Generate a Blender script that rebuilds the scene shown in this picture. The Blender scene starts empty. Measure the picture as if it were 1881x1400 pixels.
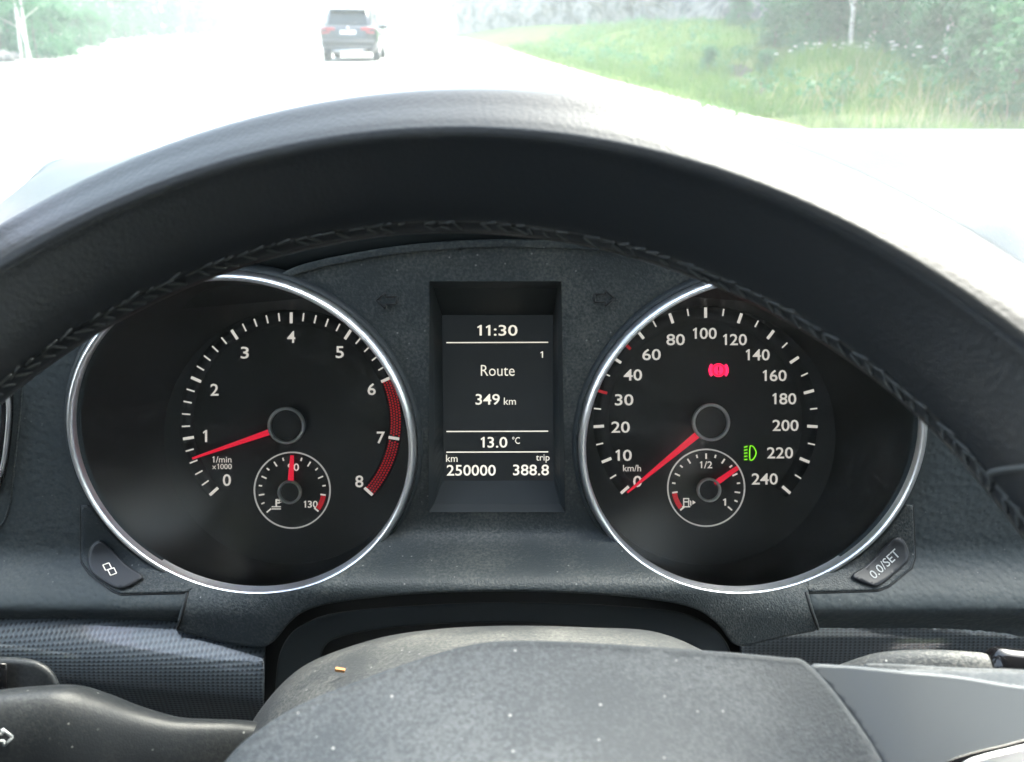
import bpy, bmesh, math, random, re
from mathutils import Vector, Matrix, noise
from mathutils.geometry import delaunay_2d_cdt
random.seed(7)
S = bpy.context.scene
COL = S.collection
R = math.radians

# ------------------------------------------------------------------ camera, world, light, exposure
F = 1550.0                      # focal length in photo pixels (photo 1881 x 1400)
PITCH = R(22.9)
EYE = Vector((0, 0, 1.15))
cam = bpy.data.objects.new('camera', bpy.data.cameras.new('camera'))
COL.objects.link(cam); S.camera = cam
cam.location = EYE
cam.rotation_euler = (math.pi/2 - PITCH, 0, 0)
cam.data.sensor_width = 6.17
cam.data.lens = 6.17*F/1881
cam.data.clip_start = 0.01
cam.data.clip_end = 4000
cam.data.dof.use_dof = True
cam.data.dof.focus_distance = 0.355
cam.data.dof.aperture_fstop = 3.3

W = bpy.data.worlds.new('World'); S.world = W; W.use_nodes = True
wn = W.node_tree.nodes; wl = W.node_tree.links
sky = wn.new('ShaderNodeTexSky'); sky.sky_type = 'NISHITA'; sky.sun_disc = False
SUN_EL, SUN_AZ = R(60), R(48)
sky.sun_elevation = SUN_EL; sky.sun_rotation = SUN_AZ
sky.air_density = 1.0; sky.dust_density = 6.0; sky.ozone_density = 1.0
bg = wn['Background']; bg.inputs['Strength'].default_value = 0.12
wl.new(sky.outputs[0], bg.inputs['Color'])

sl = bpy.data.lights.new('sun', 'SUN'); sl.energy = .75; sl.angle = R(38); sl.color = (1, .97, .93)
sun = bpy.data.objects.new('sun', sl); COL.objects.link(sun)
sd = Vector((math.sin(SUN_AZ)*math.cos(SUN_EL), math.cos(SUN_AZ)*math.cos(SUN_EL), math.sin(SUN_EL)))
sun.rotation_euler = sd.to_track_quat('Z', 'Y').to_euler()
sun.location = (0, 0, 60)

S.view_settings.view_transform = 'Standard'; S.view_settings.look = 'None'
S.view_settings.exposure = 3.95; S.view_settings.gamma = 1
S.view_settings.use_curve_mapping = False
S.cycles.max_bounces = 10; S.cycles.diffuse_bounces = 5; S.cycles.glossy_bounces = 4
S.cycles.transparent_max_bounces = 16; S.cycles.volume_bounces = 0
S.cycles.caustics_reflective = False; S.cycles.caustics_refractive = False
S.cycles.sample_clamp_indirect = 6

FWD = Vector((0, math.cos(PITCH), -math.sin(PITCH)))
UP = Vector((0, math.sin(PITCH), math.cos(PITCH)))
RT = Vector((1, 0, 0))
def ray(x, y): return FWD + RT*((x-940.5)/F) + UP*((700-y)/F)
def P(x, y, d): return EYE + ray(x, y)*d              # point at depth d metres along the view axis
def PY(x, y, Y): r = ray(x, y); return EYE + r*(Y/r.y)  # point at Y metres ahead
def PG(x, y, z=0): r = ray(x, y); return EYE + r*((z-EYE.z)/r.z)  # point on the ground

# ------------------------------------------------------------------ helpers
def mesh(name, verts, faces, smooth=True):
    me = bpy.data.meshes.new(name)
    me.from_pydata([tuple(v) for v in verts], [], faces); me.update()
    if smooth: me.polygons.foreach_set('use_smooth', [True]*len(me.polygons))
    return me
def wloc(o):
    v = Vector((0, 0, 0))
    while o is not None: v = v + o.location; o = o.parent
    return v
def link(name, me, m=None, parent=None):
    """link a mesh given in world coordinates as one object, re-origined on its parent"""
    if parent is not None: me.transform(Matrix.Translation(-wloc(parent)))
    o = bpy.data.objects.new(name, me); COL.objects.link(o)
    if parent is not None: o.parent = parent
    if m is not None and not me.materials: me.materials.append(m)
    return o
def obj(name, verts, faces, m, parent=None, smooth=True):
    return link(name, mesh(name, verts, faces, smooth), m, parent)
def own_origin(o):
    """move a top-level mesh's origin to the middle of its base"""
    xs = [v.co for v in o.data.vertices]
    c = Vector((sum(v.x for v in xs)/len(xs), sum(v.y for v in xs)/len(xs), min(v.z for v in xs)))
    o.data.transform(Matrix.Translation(-c)); o.location = c
def empty(name, loc, label, cat, group=None):
    o = bpy.data.objects.new(name, None); COL.objects.link(o); o.location = loc
    o.empty_display_size = .05
    return tag(o, label, cat, group)
def tag(o, label, cat, group=None):
    o['label'] = label; o['category'] = cat
    if group: o['group'] = group
    return o
def part(parent, name, loc):
    o = bpy.data.objects.new(name, None); COL.objects.link(o); o.parent = parent
    o.location = Vector(loc) - wloc(parent); return o
def kind(o, k): o['kind'] = k; return o

def spline(pts, n, closed=False):
    """Catmull-Rom through pts, n samples (tuples of any length)"""
    k = len(pts); dim = len(pts[0]); out = []
    seg = k if closed else k-1
    for i in range(n):
        t = i*seg/(n if closed else n-1)
        a = min(int(t), seg-1); u = t-a
        def g(j): return pts[j % k] if closed else pts[max(0, min(k-1, j))]
        p0, p1, p2, p3 = g(a-1), g(a), g(a+1), g(a+2)
        out.append(tuple(.5*((2*p1[c]) + (p2[c]-p0[c])*u + (2*p0[c]-5*p1[c]+4*p2[c]-p3[c])*u*u + (3*p1[c]-p0[c]-3*p2[c]+p3[c])*u**3) for c in range(dim)))
    return out
def grid(rows, close_u=False, flip=False):
    """faces over equal-length rows of points"""
    nu = len(rows[0]); v = [p for r in rows for p in r]; f = []
    for j in range(len(rows)-1):
        for i in range(nu if close_u else nu-1):
            a, b = j*nu+i, j*nu+(i+1) % nu
            q = (a, b, b+nu, a+nu); f.append(q[::-1] if flip else q)
    return v, f
def loft(rows, nu, nv):
    rr = [spline(r, nu) for r in rows]
    cols = [spline([r[i] for r in rr], nv) for i in range(nu)]
    return [[Vector(cols[i][j]) for i in range(nu)] for j in range(nv)]
def inpoly(x, y, poly):
    c = False; j = len(poly)-1
    for i in range(len(poly)):
        xi, yi = poly[i][0], poly[i][1]; xj, yj = poly[j][0], poly[j][1]
        if (yi > y) != (yj > y) and x < (xj-xi)*(y-yi)/(yj-yi)+xi: c = not c
        j = i
    return c
def dense(poly, step):
    out = []
    for i in range(len(poly)):
        a, b = poly[i], poly[(i+1) % len(poly)]
        n = max(1, int(math.hypot(b[0]-a[0], b[1]-a[1])/step))
        out += [(a[0]+(b[0]-a[0])*k/n, a[1]+(b[1]-a[1])*k/n) for k in range(n)]
    return out
def patch(name, outline, depth, m, parent, holes=(), step=12, skirt=.012, round_=.0009, hole_skirt=False):
    """a moulded panel: outline in photo pixels, depth(x, y) gives metres; its edge rolls over and runs back"""
    out = dense(outline, step); hs = [dense(h, step) for h in holes]
    pts = []; edges = []
    for loop in [out]+hs:
        s = len(pts); pts += loop; edges += [(s+i, s+(i+1) % len(loop)) for i in range(len(loop))]
    xs = [p[0] for p in out]; ys = [p[1] for p in out]
    x = min(xs)+step/2; row = 0
    while x < max(xs):
        y = min(ys)+step/2+(step/2 if row % 2 else 0)
        while y < max(ys):
            if inpoly(x, y, out) and not any(inpoly(x, y, h) for h in hs): pts.append((x, y))
            y += step
        x += step*.87; row += 1
    V, _, Fc, *_ = delaunay_2d_cdt([Vector(p) for p in pts], edges, [], 0, 1e-4)
    faces = []
    for t in Fc:
        cx = sum(V[i].x for i in t)/len(t); cy = sum(V[i].y for i in t)/len(t)
        if inpoly(cx, cy, out) and not any(inpoly(cx, cy, h) for h in hs):
            a, b, c = V[t[0]], V[t[1]], V[t[2]]
            ccw = (b.x-a.x)*(c.y-a.y)-(b.y-a.y)*(c.x-a.x) > 0
            faces.append(tuple(t)[::-1] if ccw else tuple(t))
    verts = [P(v.x, v.y, depth(v.x, v.y)) for v in V]
    def skirt_loop(loop, sign):
        n = len(loop); area = sum(loop[i][0]*loop[(i+1) % n][1]-loop[(i+1) % n][0]*loop[i][1] for i in range(n))
        sg = sign*(1 if area > 0 else -1); rows = [[], [], [], []]
        for i in range(n):
            a, b = loop[i-1], loop[(i+1) % n]; tx, ty = b[0]-a[0], b[1]-a[1]; l = math.hypot(tx, ty) or 1
            nx, ny = ty/l*sg, -tx/l*sg; d = depth(*loop[i]); k = F/d
            for r, (o, bk) in enumerate(((0, 0), (round_*.7, round_*.3), (round_, round_), (round_, skirt))):
                rows[r].append(P(loop[i][0]+nx*o*k, loop[i][1]+ny*o*k, d+bk))
        s = len(verts)
        v, f = grid(rows, close_u=True, flip=(sg*sign < 0) ^ (sign < 0))
        dead = [any(inpoly(*q, h) for h in hs) if sign > 0 else not inpoly(*q, out) for q in loop]
        f = [q for q in f if not any(dead[i % n] for i in q)]
        verts.extend(v); faces.extend(tuple(i+s for i in q) for q in f)
    skirt_loop(out, 1)
    if hole_skirt:
        for h in hs: skirt_loop(h, -1)
    me = mesh(name, verts, faces)
    bm = bmesh.new(); bm.from_mesh(me); bmesh.ops.remove_doubles(bm, verts=bm.verts, dist=1e-6)
    bmesh.ops.recalc_face_normals(bm, faces=bm.faces); bm.to_mesh(me); bm.free()
    return link(name, me, m, parent)
def tube(path, rad, n=8, cap=True):
    """verts, faces of a tube along points with radius (number or list)"""
    rows = []; k = len(path); up = None
    for i, p in enumerate(path):
        t = (path[min(i+1, k-1)]-path[max(i-1, 0)]).normalized()
        if up is None: up = t.orthogonal().normalized()
        up = (up-t*up.dot(t)).normalized(); s = t.cross(up)
        r = rad[i] if isinstance(rad, (list, tuple)) else rad
        rows.append([p+(up*math.cos(a)+s*math.sin(a))*r for a in [2*math.pi*j/n for j in range(n)]])
    v, f = grid(rows, close_u=True, flip=True)
    if cap: f.append(tuple(range(n))); f.append(tuple(range((k-1)*n, k*n))[::-1])
    return v, f
def box(c, s, rot=None):
    v = [Vector((x*s[0]/2, y*s[1]/2, z*s[2]/2)) for z in (-1, 1) for y in (-1, 1) for x in (-1, 1)]
    if rot is not None: v = [rot @ p for p in v]
    v = [p+Vector(c) for p in v]
    return v, [(0, 2, 3, 1), (4, 5, 7, 6), (0, 1, 5, 4), (2, 6, 7, 3), (0, 4, 6, 2), (1, 3, 7, 5)]
def join(*vf):
    V, Fc = [], []
    for v, f in vf:
        s = len(V); V += list(v); Fc += [tuple(i+s for i in q) for q in f]
    return V, Fc
def ss(a, b, x): t = max(0, min(1, (x-a)/(b-a))); return t*t*(3-2*t)

# ------------------------------------------------------------------ materials
def mat(name, base=(.5, .5, .5), rough=.5, metal=0, spec=.5, emit=None, es=0, coat=0):
    m = bpy.data.materials.new(name); m.use_nodes = True
    b = m.node_tree.nodes['Principled BSDF']
    b.inputs['Base Color'].default_value = (*base, 1); b.inputs['Roughness'].default_value = rough
    b.inputs['Metallic'].default_value = metal; b.inputs['Specular IOR Level'].default_value = spec
    b.inputs['Coat Weight'].default_value = coat; b.inputs['Coat Roughness'].default_value = .06
    if emit: b.inputs['Emission Color'].default_value = (*emit, 1); b.inputs['Emission Strength'].default_value = es
    return m
def N(m, t, **k):
    n = m.node_tree.nodes.new(t)
    for a, v in k.items():
        if a in n.inputs.keys(): n.inputs[a].default_value = v
        else: setattr(n, a, v)
    return n
def L(m, a, b): m.node_tree.links.new(a, b)
def bsdf(m): return m.node_tree.nodes['Principled BSDF']
def coords(m): return N(m, 'ShaderNodeTexCoord').outputs['Object']
def ramp(m, src, stops):
    r = N(m, 'ShaderNodeValToRGB'); e = r.color_ramp.elements
    while len(e) < len(stops): e.new(.5)
    for q, (p, c) in zip(e, stops): q.position = p; q.color = (*c, 1) if len(c) == 3 else c
    L(m, src, r.inputs[0]); return r.outputs[0]
def bump(m, h, strength, dist, prev=None):
    b = N(m, 'ShaderNodeBump'); b.inputs['Strength'].default_value = strength; b.inputs['Distance'].default_value = dist
    L(m, h, b.inputs['Height'])
    if prev is not None: L(m, prev, b.inputs['Normal'])
    return b.outputs[0]
def mixc(m, fac, a, b):
    x = N(m, 'ShaderNodeMix', data_type='RGBA')
    for s, v in ((0, fac), (6, a), (7, b)):
        if hasattr(v, 'links'): L(m, v, x.inputs[s])
        else: x.inputs[s].default_value = v if s == 0 else (*v, 1)
    return x.outputs[2]
def dusty_plastic(name, base, rough, grain, gstr, dust=.25, dustcol=(.30, .30, .27), scale=900, speck=.5, spec=.4):
    """moulded grained plastic with a film of dust and loose specks"""
    m = mat(name, base, rough, spec=spec); c = coords(m)
    n1 = N(m, 'ShaderNodeTexNoise', Scale=scale, Detail=3.0); L(m, c, n1.inputs['Vector'])
    n2 = N(m, 'ShaderNodeTexNoise', Scale=28.0, Detail=4.0); L(m, c, n2.inputs['Vector'])
    v = N(m, 'ShaderNodeTexVoronoi', Scale=330.0); L(m, c, v.inputs['Vector'])
    a = N(m, 'ShaderNodeMath', operation='MULTIPLY'); L(m, n1.outputs[0], a.inputs[0]); L(m, n2.outputs[0], a.inputs[1])
    film = ramp(m, a.outputs[0], [(.20, (0, 0, 0)), (.42, (dust,)*3)])
    sp = ramp(m, v.outputs['Distance'], [(.0, (speck,)*3), (.09, (speck*.7,)*3), (.15, (0, 0, 0))])
    vr = ramp(m, v.outputs['Color'], [(.70, (0, 0, 0)), (.75, (1, 1, 1))])
    s2 = N(m, 'ShaderNodeMath', operation='MULTIPLY'); L(m, sp, s2.inputs[0]); L(m, vr, s2.inputs[1])
    c1 = mixc(m, film, base, dustcol); c2 = mixc(m, s2.outputs[0], c1, (.55, .55, .52))
    L(m, c2, bsdf(m).inputs['Base Color'])
    g = N(m, 'ShaderNodeTexVoronoi', Scale=grain, feature='SMOOTH_F1'); L(m, c, g.inputs['Vector'])
    L(m, bump(m, g.outputs['Distance'], gstr, .0006), bsdf(m).inputs['Normal'])
    return m
M = {}
M['soft_dash'] = dusty_plastic('soft_dash', (.042, .053, .058), .55, 420, .55, .10, speck=.15)
M['surround'] = dusty_plastic('surround', (.028, .036, .040), .5, 1500, .35, .28, (.25, .25, .22), speck=.4)
M['dash_top'] = dusty_plastic('dash_top', (.036, .042, .050), .36, 420, .12, .10, speck=.2, spec=.5)
M['shroud'] = dusty_plastic('shroud', (.045, .049, .052), .55, 1500, .2, .55, (.26, .255, .23), speck=.7)
M['pad'] = dusty_plastic('pad', (.027, .033, .039), .62, 1900, .2, .18, (.24, .25, .26), speck=.45)
M['stalk'] = dusty_plastic('stalk', (.016, .019, .022), .45, 1900, .08, .08, speck=.45)
M['black'] = mat('black_plastic', (.010, .011, .012), .55)
M['black2'] = mat('recess_plastic', (.016, .022, .025), .6)
M['gloss_black'] = mat('gloss_black', (.008, .008, .009), .12)
M['tube'] = mat('gauge_tube', (.016, .023, .026), .5, spec=.45)
M['button'] = mat('button_plastic', (.022, .024, .028), .45)
M['dial'] = mat('dial_black', (.018, .023, .026), .42, spec=.45)
M['dial_print_band'] = mat('dial_band', (.024, .030, .034), .5, spec=.3)
M['hub'] = mat('hub_black', (.02, .023, .026), .4)
M['white'] = mat('white_print', (.75, .73, .68), .5, emit=(1, .95, .86), es=.038)
M['grey_print'] = mat('grey_print', (.42, .44, .44), .5)
M['red_print'] = mat('red_print', (.55, .02, .03), .5, emit=(1, .03, .05), es=.02)
M['needle'] = mat('needle_red', (.65, .012, .03), .35, emit=(1, .02, .06), es=.045)
M['red_lamp'] = mat('red_lamp', (.5, .02, .05), .5, emit=(1, .015, .08), es=.17)
M['red_glow'] = mat('red_glow_lens', (.2, .004, .012), .5, emit=(1, .01, .06), es=.015)
M['green_lamp'] = mat('green_lamp', (.15, .45, .02), .5, emit=(.24, .85, .02), es=.075)
M['lcd'] = mat('lcd_panel', (.010, .011, .012), .35, emit=(.6, .75, .85), es=.0012)
M['lcd_text'] = mat('lcd_text', (.6, .6, .55), .5, emit=(1, .93, .78), es=.058)
M['inlay'] = mat('unlit_inlay', (.008, .009, .009), .5)
M['chrome'] = mat('satin_chrome', (.88, .89, .92), .30, 1)
M['hub_ring'] = mat('hub_ring', (.93, .95, .96), .38, .5)
M['silver'] = mat('silver_trim', (.06, .069, .08), .5, .2)
M['thread'] = mat('grey_thread', (.062, .066, .065), .9)
M['orange'] = mat('orange_crumb', (.6, .28, .10), .8)

m = M['leather'] = mat('black_leather', (.014, .016, .018), .30, spec=.34); c = coords(m)
g = N(m, 'ShaderNodeTexVoronoi', Scale=900.0, feature='SMOOTH_F1'); L(m, c, g.inputs['Vector'])
n = N(m, 'ShaderNodeTexNoise', Scale=60.0, Detail=4.0); L(m, c, n.inputs['Vector'])
L(m, ramp(m, n.outputs[0], [(.2, (.27,)*3), (.8, (.33,)*3)]), bsdf(m).inputs['Roughness'])
L(m, bump(m, n.outputs[0], .02, .002, bump(m, g.outputs['Distance'], .12, .0004)), bsdf(m).inputs['Normal'])

# trim with a woven metallic pattern under clear lacquer
m = M['weave'] = mat('weave_trim', (.05, .06, .07), .45, .3, coat=1); c = coords(m)
mp = N(m, 'ShaderNodeMapping'); mp.inputs['Scale'].default_value = (1, 1, 1); L(m, c, mp.inputs['Vector'])
sx = N(m, 'ShaderNodeSeparateXYZ'); L(m, mp.outputs[0], sx.inputs[0])
def tri(src_a, src_b, sign, freq):
    a = N(m, 'ShaderNodeMath', operation='MULTIPLY_ADD'); L(m, src_b, a.inputs[0]); a.inputs[1].default_value = sign*1.5; L(m, src_a, a.inputs[2])
    s = N(m, 'ShaderNodeMath', operation='MULTIPLY'); L(m, a.outputs[0], s.inputs[0]); s.inputs[1].default_value = freq
    k = N(m, 'ShaderNodeMath', operation='SINE'); L(m, s.outputs[0], k.inputs[0]); return k.outputs[0]
FQ = 2*math.pi/.0038
pr = N(m, 'ShaderNodeMath', operation='MULTIPLY'); L(m, tri(sx.outputs[0], sx.outputs[2], 1, FQ), pr.inputs[0]); L(m, tri(sx.outputs[0], sx.outputs[2], -1, FQ), pr.inputs[1])
L(m, ramp(m, pr.outputs[0], [(.0, (.055, .068, .078)), (.5, (.025, .031, .037)), (1, (.010, .012, .015))]), bsdf(m).inputs['Base Color'])
L(m, bump(m, pr.outputs[0], .25, .0005), bsdf(m).inputs['Normal'])

def clear(name, tint, film, filmcol=(.8, .82, .8), rough=.02, ior=1.5, streak=None):
    """thin clear pane: lets light straight through, mirrors by Fresnel, carries a faint film of dust"""
    m = bpy.data.materials.new(name); m.use_nodes = True; nt = m.node_tree
    nt.nodes.remove(nt.nodes['Principled BSDF']); out = nt.nodes['Material Output']
    t = N(m, 'ShaderNodeBsdfTransparent', Color=(*tint, 1)); gl = N(m, 'ShaderNodeBsdfGlossy', Roughness=rough)
    fr = N(m, 'ShaderNodeFresnel', IOR=ior); a = N(m, 'ShaderNodeMixShader')
    L(m, fr.outputs[0], a.inputs[0]); L(m, t.outputs[0], a.inputs[1]); L(m, gl.outputs[0], a.inputs[2])
    d = N(m, 'ShaderNodeBsdfTranslucent', Color=(*filmcol, 1)); d2 = N(m, 'ShaderNodeBsdfDiffuse', Color=(*filmcol, 1))
    dm = N(m, 'ShaderNodeMixShader'); L(m, d.outputs[0], dm.inputs[1]); L(m, d2.outputs[0], dm.inputs[2])
    b = N(m, 'ShaderNodeMixShader'); L(m, a.outputs[0], b.inputs[1]); L(m, dm.outputs[0], b.inputs[2])
    if streak:
        c = coords(m); n1 = N(m, 'ShaderNodeTexNoise', Scale=streak, Detail=6.0, Roughness=.7); L(m, c, n1.inputs['Vector'])
        L(m, ramp(m, n1.outputs[0], [(.42, (film*.25,)*3), (.75, (film*2.4,)*3)]), b.inputs[0])
    else: b.inputs[0].default_value = film
    L(m, b.outputs[0], out.inputs['Surface']); return m
M['windscreen'] = clear('windscreen_glass', (.90, .98, .95), .028, (.74, .86, .82))
M['side_glass'] = clear('side_glass', (.88, .93, .92), .01)
M['lens'] = clear('gauge_lens', (.98, .98, .98), .03, (.50, .52, .52), rough=.2, streak=45)
M['headliner'] = mat('headliner', (.32, .31, .29), .9)
M['door_trim'] = mat('door_trim', (.04, .042, .045), .6)
M['carpet'] = mat('carpet', (.03, .03, .03), .95)
M['car_paint'] = mat('grey_paint', (.12, .125, .13), .3, .5, coat=1)
M['seat_cloth'] = mat('seat_cloth', (.05, .05, .055), .9)

# outdoors
def ground_mat(name, a, b, scale, rough=.9, bscale=60, bs=.4):
    m = mat(name, a, rough, spec=.5 if bs < .3 else .02); c = coords(m)
    n1 = N(m, 'ShaderNodeTexNoise', Scale=scale, Detail=8.0, Roughness=.65); L(m, c, n1.inputs['Vector'])
    L(m, ramp(m, n1.outputs[0], [(.35, a), (.65, b)]), bsdf(m).inputs['Base Color'])
    n2 = N(m, 'ShaderNodeTexNoise', Scale=bscale, Detail=4.0); L(m, c, n2.inputs['Vector'])
    L(m, bump(m, n2.outputs[0], bs, .03), bsdf(m).inputs['Normal']); return m
M['asphalt'] = ground_mat('pale_wet_asphalt', (.20, .20, .20), (.26, .26, .255), .7, .35, 40, .15)
M['gravel'] = ground_mat('pale_gravel', (.30, .29, .27), (.40, .39, .36), 1.3, .8, 30, .5)
M['meadow'] = ground_mat('meadow', (.05, .075, .025), (.09, .105, .045), .35)
M['bank'] = ground_mat('grass_bank', (.045, .095, .020), (.10, .115, .042), .55, .95, 8, .7)
M['soil'] = ground_mat('bare_soil', (.035, .032, .028), (.06, .055, .05), 2.0)
M['hill'] = ground_mat('wooded_hill', (.03, .06, .035), (.05, .085, .05), .03)
m = M['rock'] = mat('cliff_rock', (.2, .2, .2), .8); c = coords(m)
n1 = N(m, 'ShaderNodeTexNoise', Scale=.9, Detail=10.0, Roughness=.7); L(m, c, n1.inputs['Vector'])
L(m, ramp(m, n1.outputs[0], [(.3, (.008, .008, .010)), (.44, (.04, .041, .043)), (.52, (.13, .126, .12)), (.75, (.26, .245, .22))]), bsdf(m).inputs['Base Color'])
v = N(m, 'ShaderNodeTexVoronoi', Scale=1.6, feature='DISTANCE_TO_EDGE'); L(m, c, v.inputs['Vector'])
L(m, bump(m, v.outputs[0], .5, .15, bump(m, n1.outputs[0], .8, .3)), bsdf(m).inputs['Normal'])
def leaf_mat(name, a, b):
    m = mat(name, a, .5); c = N(m, 'ShaderNodeNewGeometry')
    L(m, ramp(m, c.outputs['Random Per Island'], [(0, a), (1, b)]), bsdf(m).inputs['Base Color'])
    nt = m.node_tree; t = N(m, 'ShaderNodeBsdfTranslucent'); L(m, bsdf(m).inputs['Base Color'].links[0].from_socket, t.inputs['Color'])
    x = N(m, 'ShaderNodeMixShader'); x.inputs[0].default_value = .5
    L(m, bsdf(m).outputs[0], x.inputs[1]); L(m, t.outputs[0], x.inputs[2]); L(m, x.outputs[0], nt.nodes['Material Output'].inputs['Surface']); return m
M['leaf'] = leaf_mat('birch_leaf', (.032, .135, .055), (.075, .19, .085))
M['leaf2'] = leaf_mat('willow_leaf', (.040, .11, .065), (.075, .15, .09))
M['needles'] = leaf_mat('spruce_needles', (.025, .06, .03), (.05, .09, .045))
M['blade'] = leaf_mat('grass_blade', (.055, .135, .024), (.11, .175, .045))
M['straw'] = leaf_mat('dry_straw', (.22, .19, .11), (.34, .30, .20))
M['flower'] = mat('white_flower', (.7, .7, .66), .7)
m = M['birch_bark'] = mat('birch_bark', (.55, .53, .5), .8); c = coords(m)
mp = N(m, 'ShaderNodeMapping'); mp.inputs['Scale'].default_value = (6, 6, 22); L(m, c, mp.inputs['Vector'])
n1 = N(m, 'ShaderNodeTexNoise', Scale=1.0, Detail=4.0); L(m, mp.outputs[0], n1.inputs['Vector'])
L(m, ramp(m, n1.outputs[0], [(.36, (.06, .055, .05)), (.44, (.5, .48, .45)), (.7, (.62, .6, .57))]), bsdf(m).inputs['Base Color'])
M['bark'] = ground_mat('grey_bark', (.10, .09, .08), (.17, .155, .14), 5)
M['suv_paint'] = mat('dark_blue_paint', (.008, .011, .024), .25, .3, coat=1)
M['suv_glass'] = mat('dark_window', (.012, .014, .018), .06)
M['tyre'] = mat('tyre_rubber', (.02, .02, .02), .85)
M['rim_metal'] = mat('wheel_metal', (.5, .5, .52), .3, 1)
M['tail_red'] = mat('tail_lamp', (.25, .008, .01), .2)
M['plate'] = mat('number_plate', (.75, .75, .72), .5)
M['bumper'] = mat('bumper_plastic', (.03, .03, .033), .6)
M['paint_line'] = mat('road_paint', (.75, .75, .72), .6)

#=============================================================== THE SETTING OUTDOORS
sheet = lambda name, pts, z, m: kind(obj(name, [Vector((x, y, z)) for x, y in pts], [tuple(range(len(pts)))], m, smooth=False), 'structure')
sheet('ground', [(-2500, -400), (2500, -400), (2500, 3000), (-2500, 3000)], -.03, M['meadow'])
sheet('parking_area', [(-60, -15), (4.4, -15), (4.0, 8), (3.2, 13), (2.2, 21), (1.0, 33), (-.6, 52), (-4, 85), (-12, 130), (-60, 130), (-60, 95), (-38, 89), (-27, 55), (-19, 32), (-22, 20), (-60, 10)], -.012, M['gravel'])
def road_x(y): return -6.5-.10*y-.0009*y*y
rows = [[Vector((road_x(y)+s, y, .0)) for s in (-3.6, 3.6)] for y in [-15+i*5 for i in range(70)]]
v, f = grid(rows, flip=True); kind(obj('road', v, f, M['asphalt']), 'structure')
for s in (-3.3, 3.3):
    rows = [[Vector((road_x(y)+s+q, y, .004)) for q in (-.06, .06)] for y in [-15+i*5 for i in range(70)]]
    v, f = grid(rows, flip=True); kind(obj('road_marking', v, f, M['paint_line']), 'structure')

# grassy bank on the right, rising to the wood
def edge_x(y): return 4.3-.098*y if y < 60 else 4.3-.098*60-.16*(y-60)
def bank_z(x, y):
    u = x-edge_x(y)
    if u < 0: return -.02
    z = .22*ss(.2, 4, u)+.5*ss(7, 16, u)+3.5*ss(14, 60, u)
    z += .16*noise.noise(Vector((x*.5, y*.35, 3)))*ss(.3, 2, u)+.06*noise.noise(Vector((x*2, y*1.6, 8)))*ss(.2, 1, u)
    z += .5*math.exp(-((x-5.3)/.95)**2-((y-15)/2.6)**2)+.9*ss(22, 34, y)*ss(1, 6, u) - .35*math.exp(-((x-4.45-.2*(y-16))/.5)**2-((y-19)/4.0)**2)
    return z-.02
xs = [0, .15, .35, .6]+[.9+.35*i for i in range(30)]+[12+2.5*i for i in range(16)]
ys = [-6+.5*i for i in range(100)]+[45+3*i for i in range(35)]
rows = [[Vector((edge_x(y)+u, y, bank_z(edge_x(y)+u, y))) for u in xs] for y in ys]
v, f = grid(rows, flip=True)
bk = obj('grass_bank', v, f, M['bank']); kind(bk, 'structure'); bk.data.materials.append(M['soil'])
for p in bk.data.polygons:
    c = p.center
    if abs(c.x-4.45-.2*(c.y-16)+.2*noise.noise(Vector((c.x*2, c.y, 1)))) < .30 and 15 < c.y < 23.5: p.material_index = 1

# blasted rock face beside the road
rows = []
NU, NV = 130, 34
for j in range(NV):
    r = []
    for i in range(NU):
        t = i/(NU-1); h = j/(NV-1)
        y = 36+t*62; x = 10.6-(.17*(y-36))-.0016*(y-36)**2
        z0 = bank_z(x, y)-.15; z = z0+h*(9-2*t)
        q = Vector((x*.25, y*.25, z*.3))
        off = 1.5*noise.noise(q)+.8*noise.noise(q*2.7)+.45*abs(noise.noise(q*6))+.18*noise.noise(q*14)
        blocky = math.floor(off*3.2)/3.2
        r.append(Vector((x+h*1.6+(.55*off+.45*blocky)*min(1, h*4+.3), y+.35*noise.noise(q*4), z)))
    rows.append(r)
v, f = grid(rows)
kind(obj('rock_face', v, f, M['rock'], smooth=False), 'structure')
# far wooded hills
def hill(cx, cy, w, h, seed):
    rows = []
    for j in range(9):
        rows.append([Vector((cx+(i/40-.5)*w, cy+j*35, -1+h*math.sin(math.pi*i/40)**.8*ss(0, 7, j)*(1+.25*noise.noise(Vector((i*.22, j*.5, seed))))+3*noise.noise(Vector((i*1.3, j, seed)))*ss(0, 2, j))) for i in range(41)])
    v, f = grid(rows, flip=True); return kind(obj('hill', v, f, M['hill']), 'structure')
hill(-60, 520, 420, 60, 1); hill(-420, 420, 520, 45, 5); hill(250, 620, 500, 70, 9)

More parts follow.
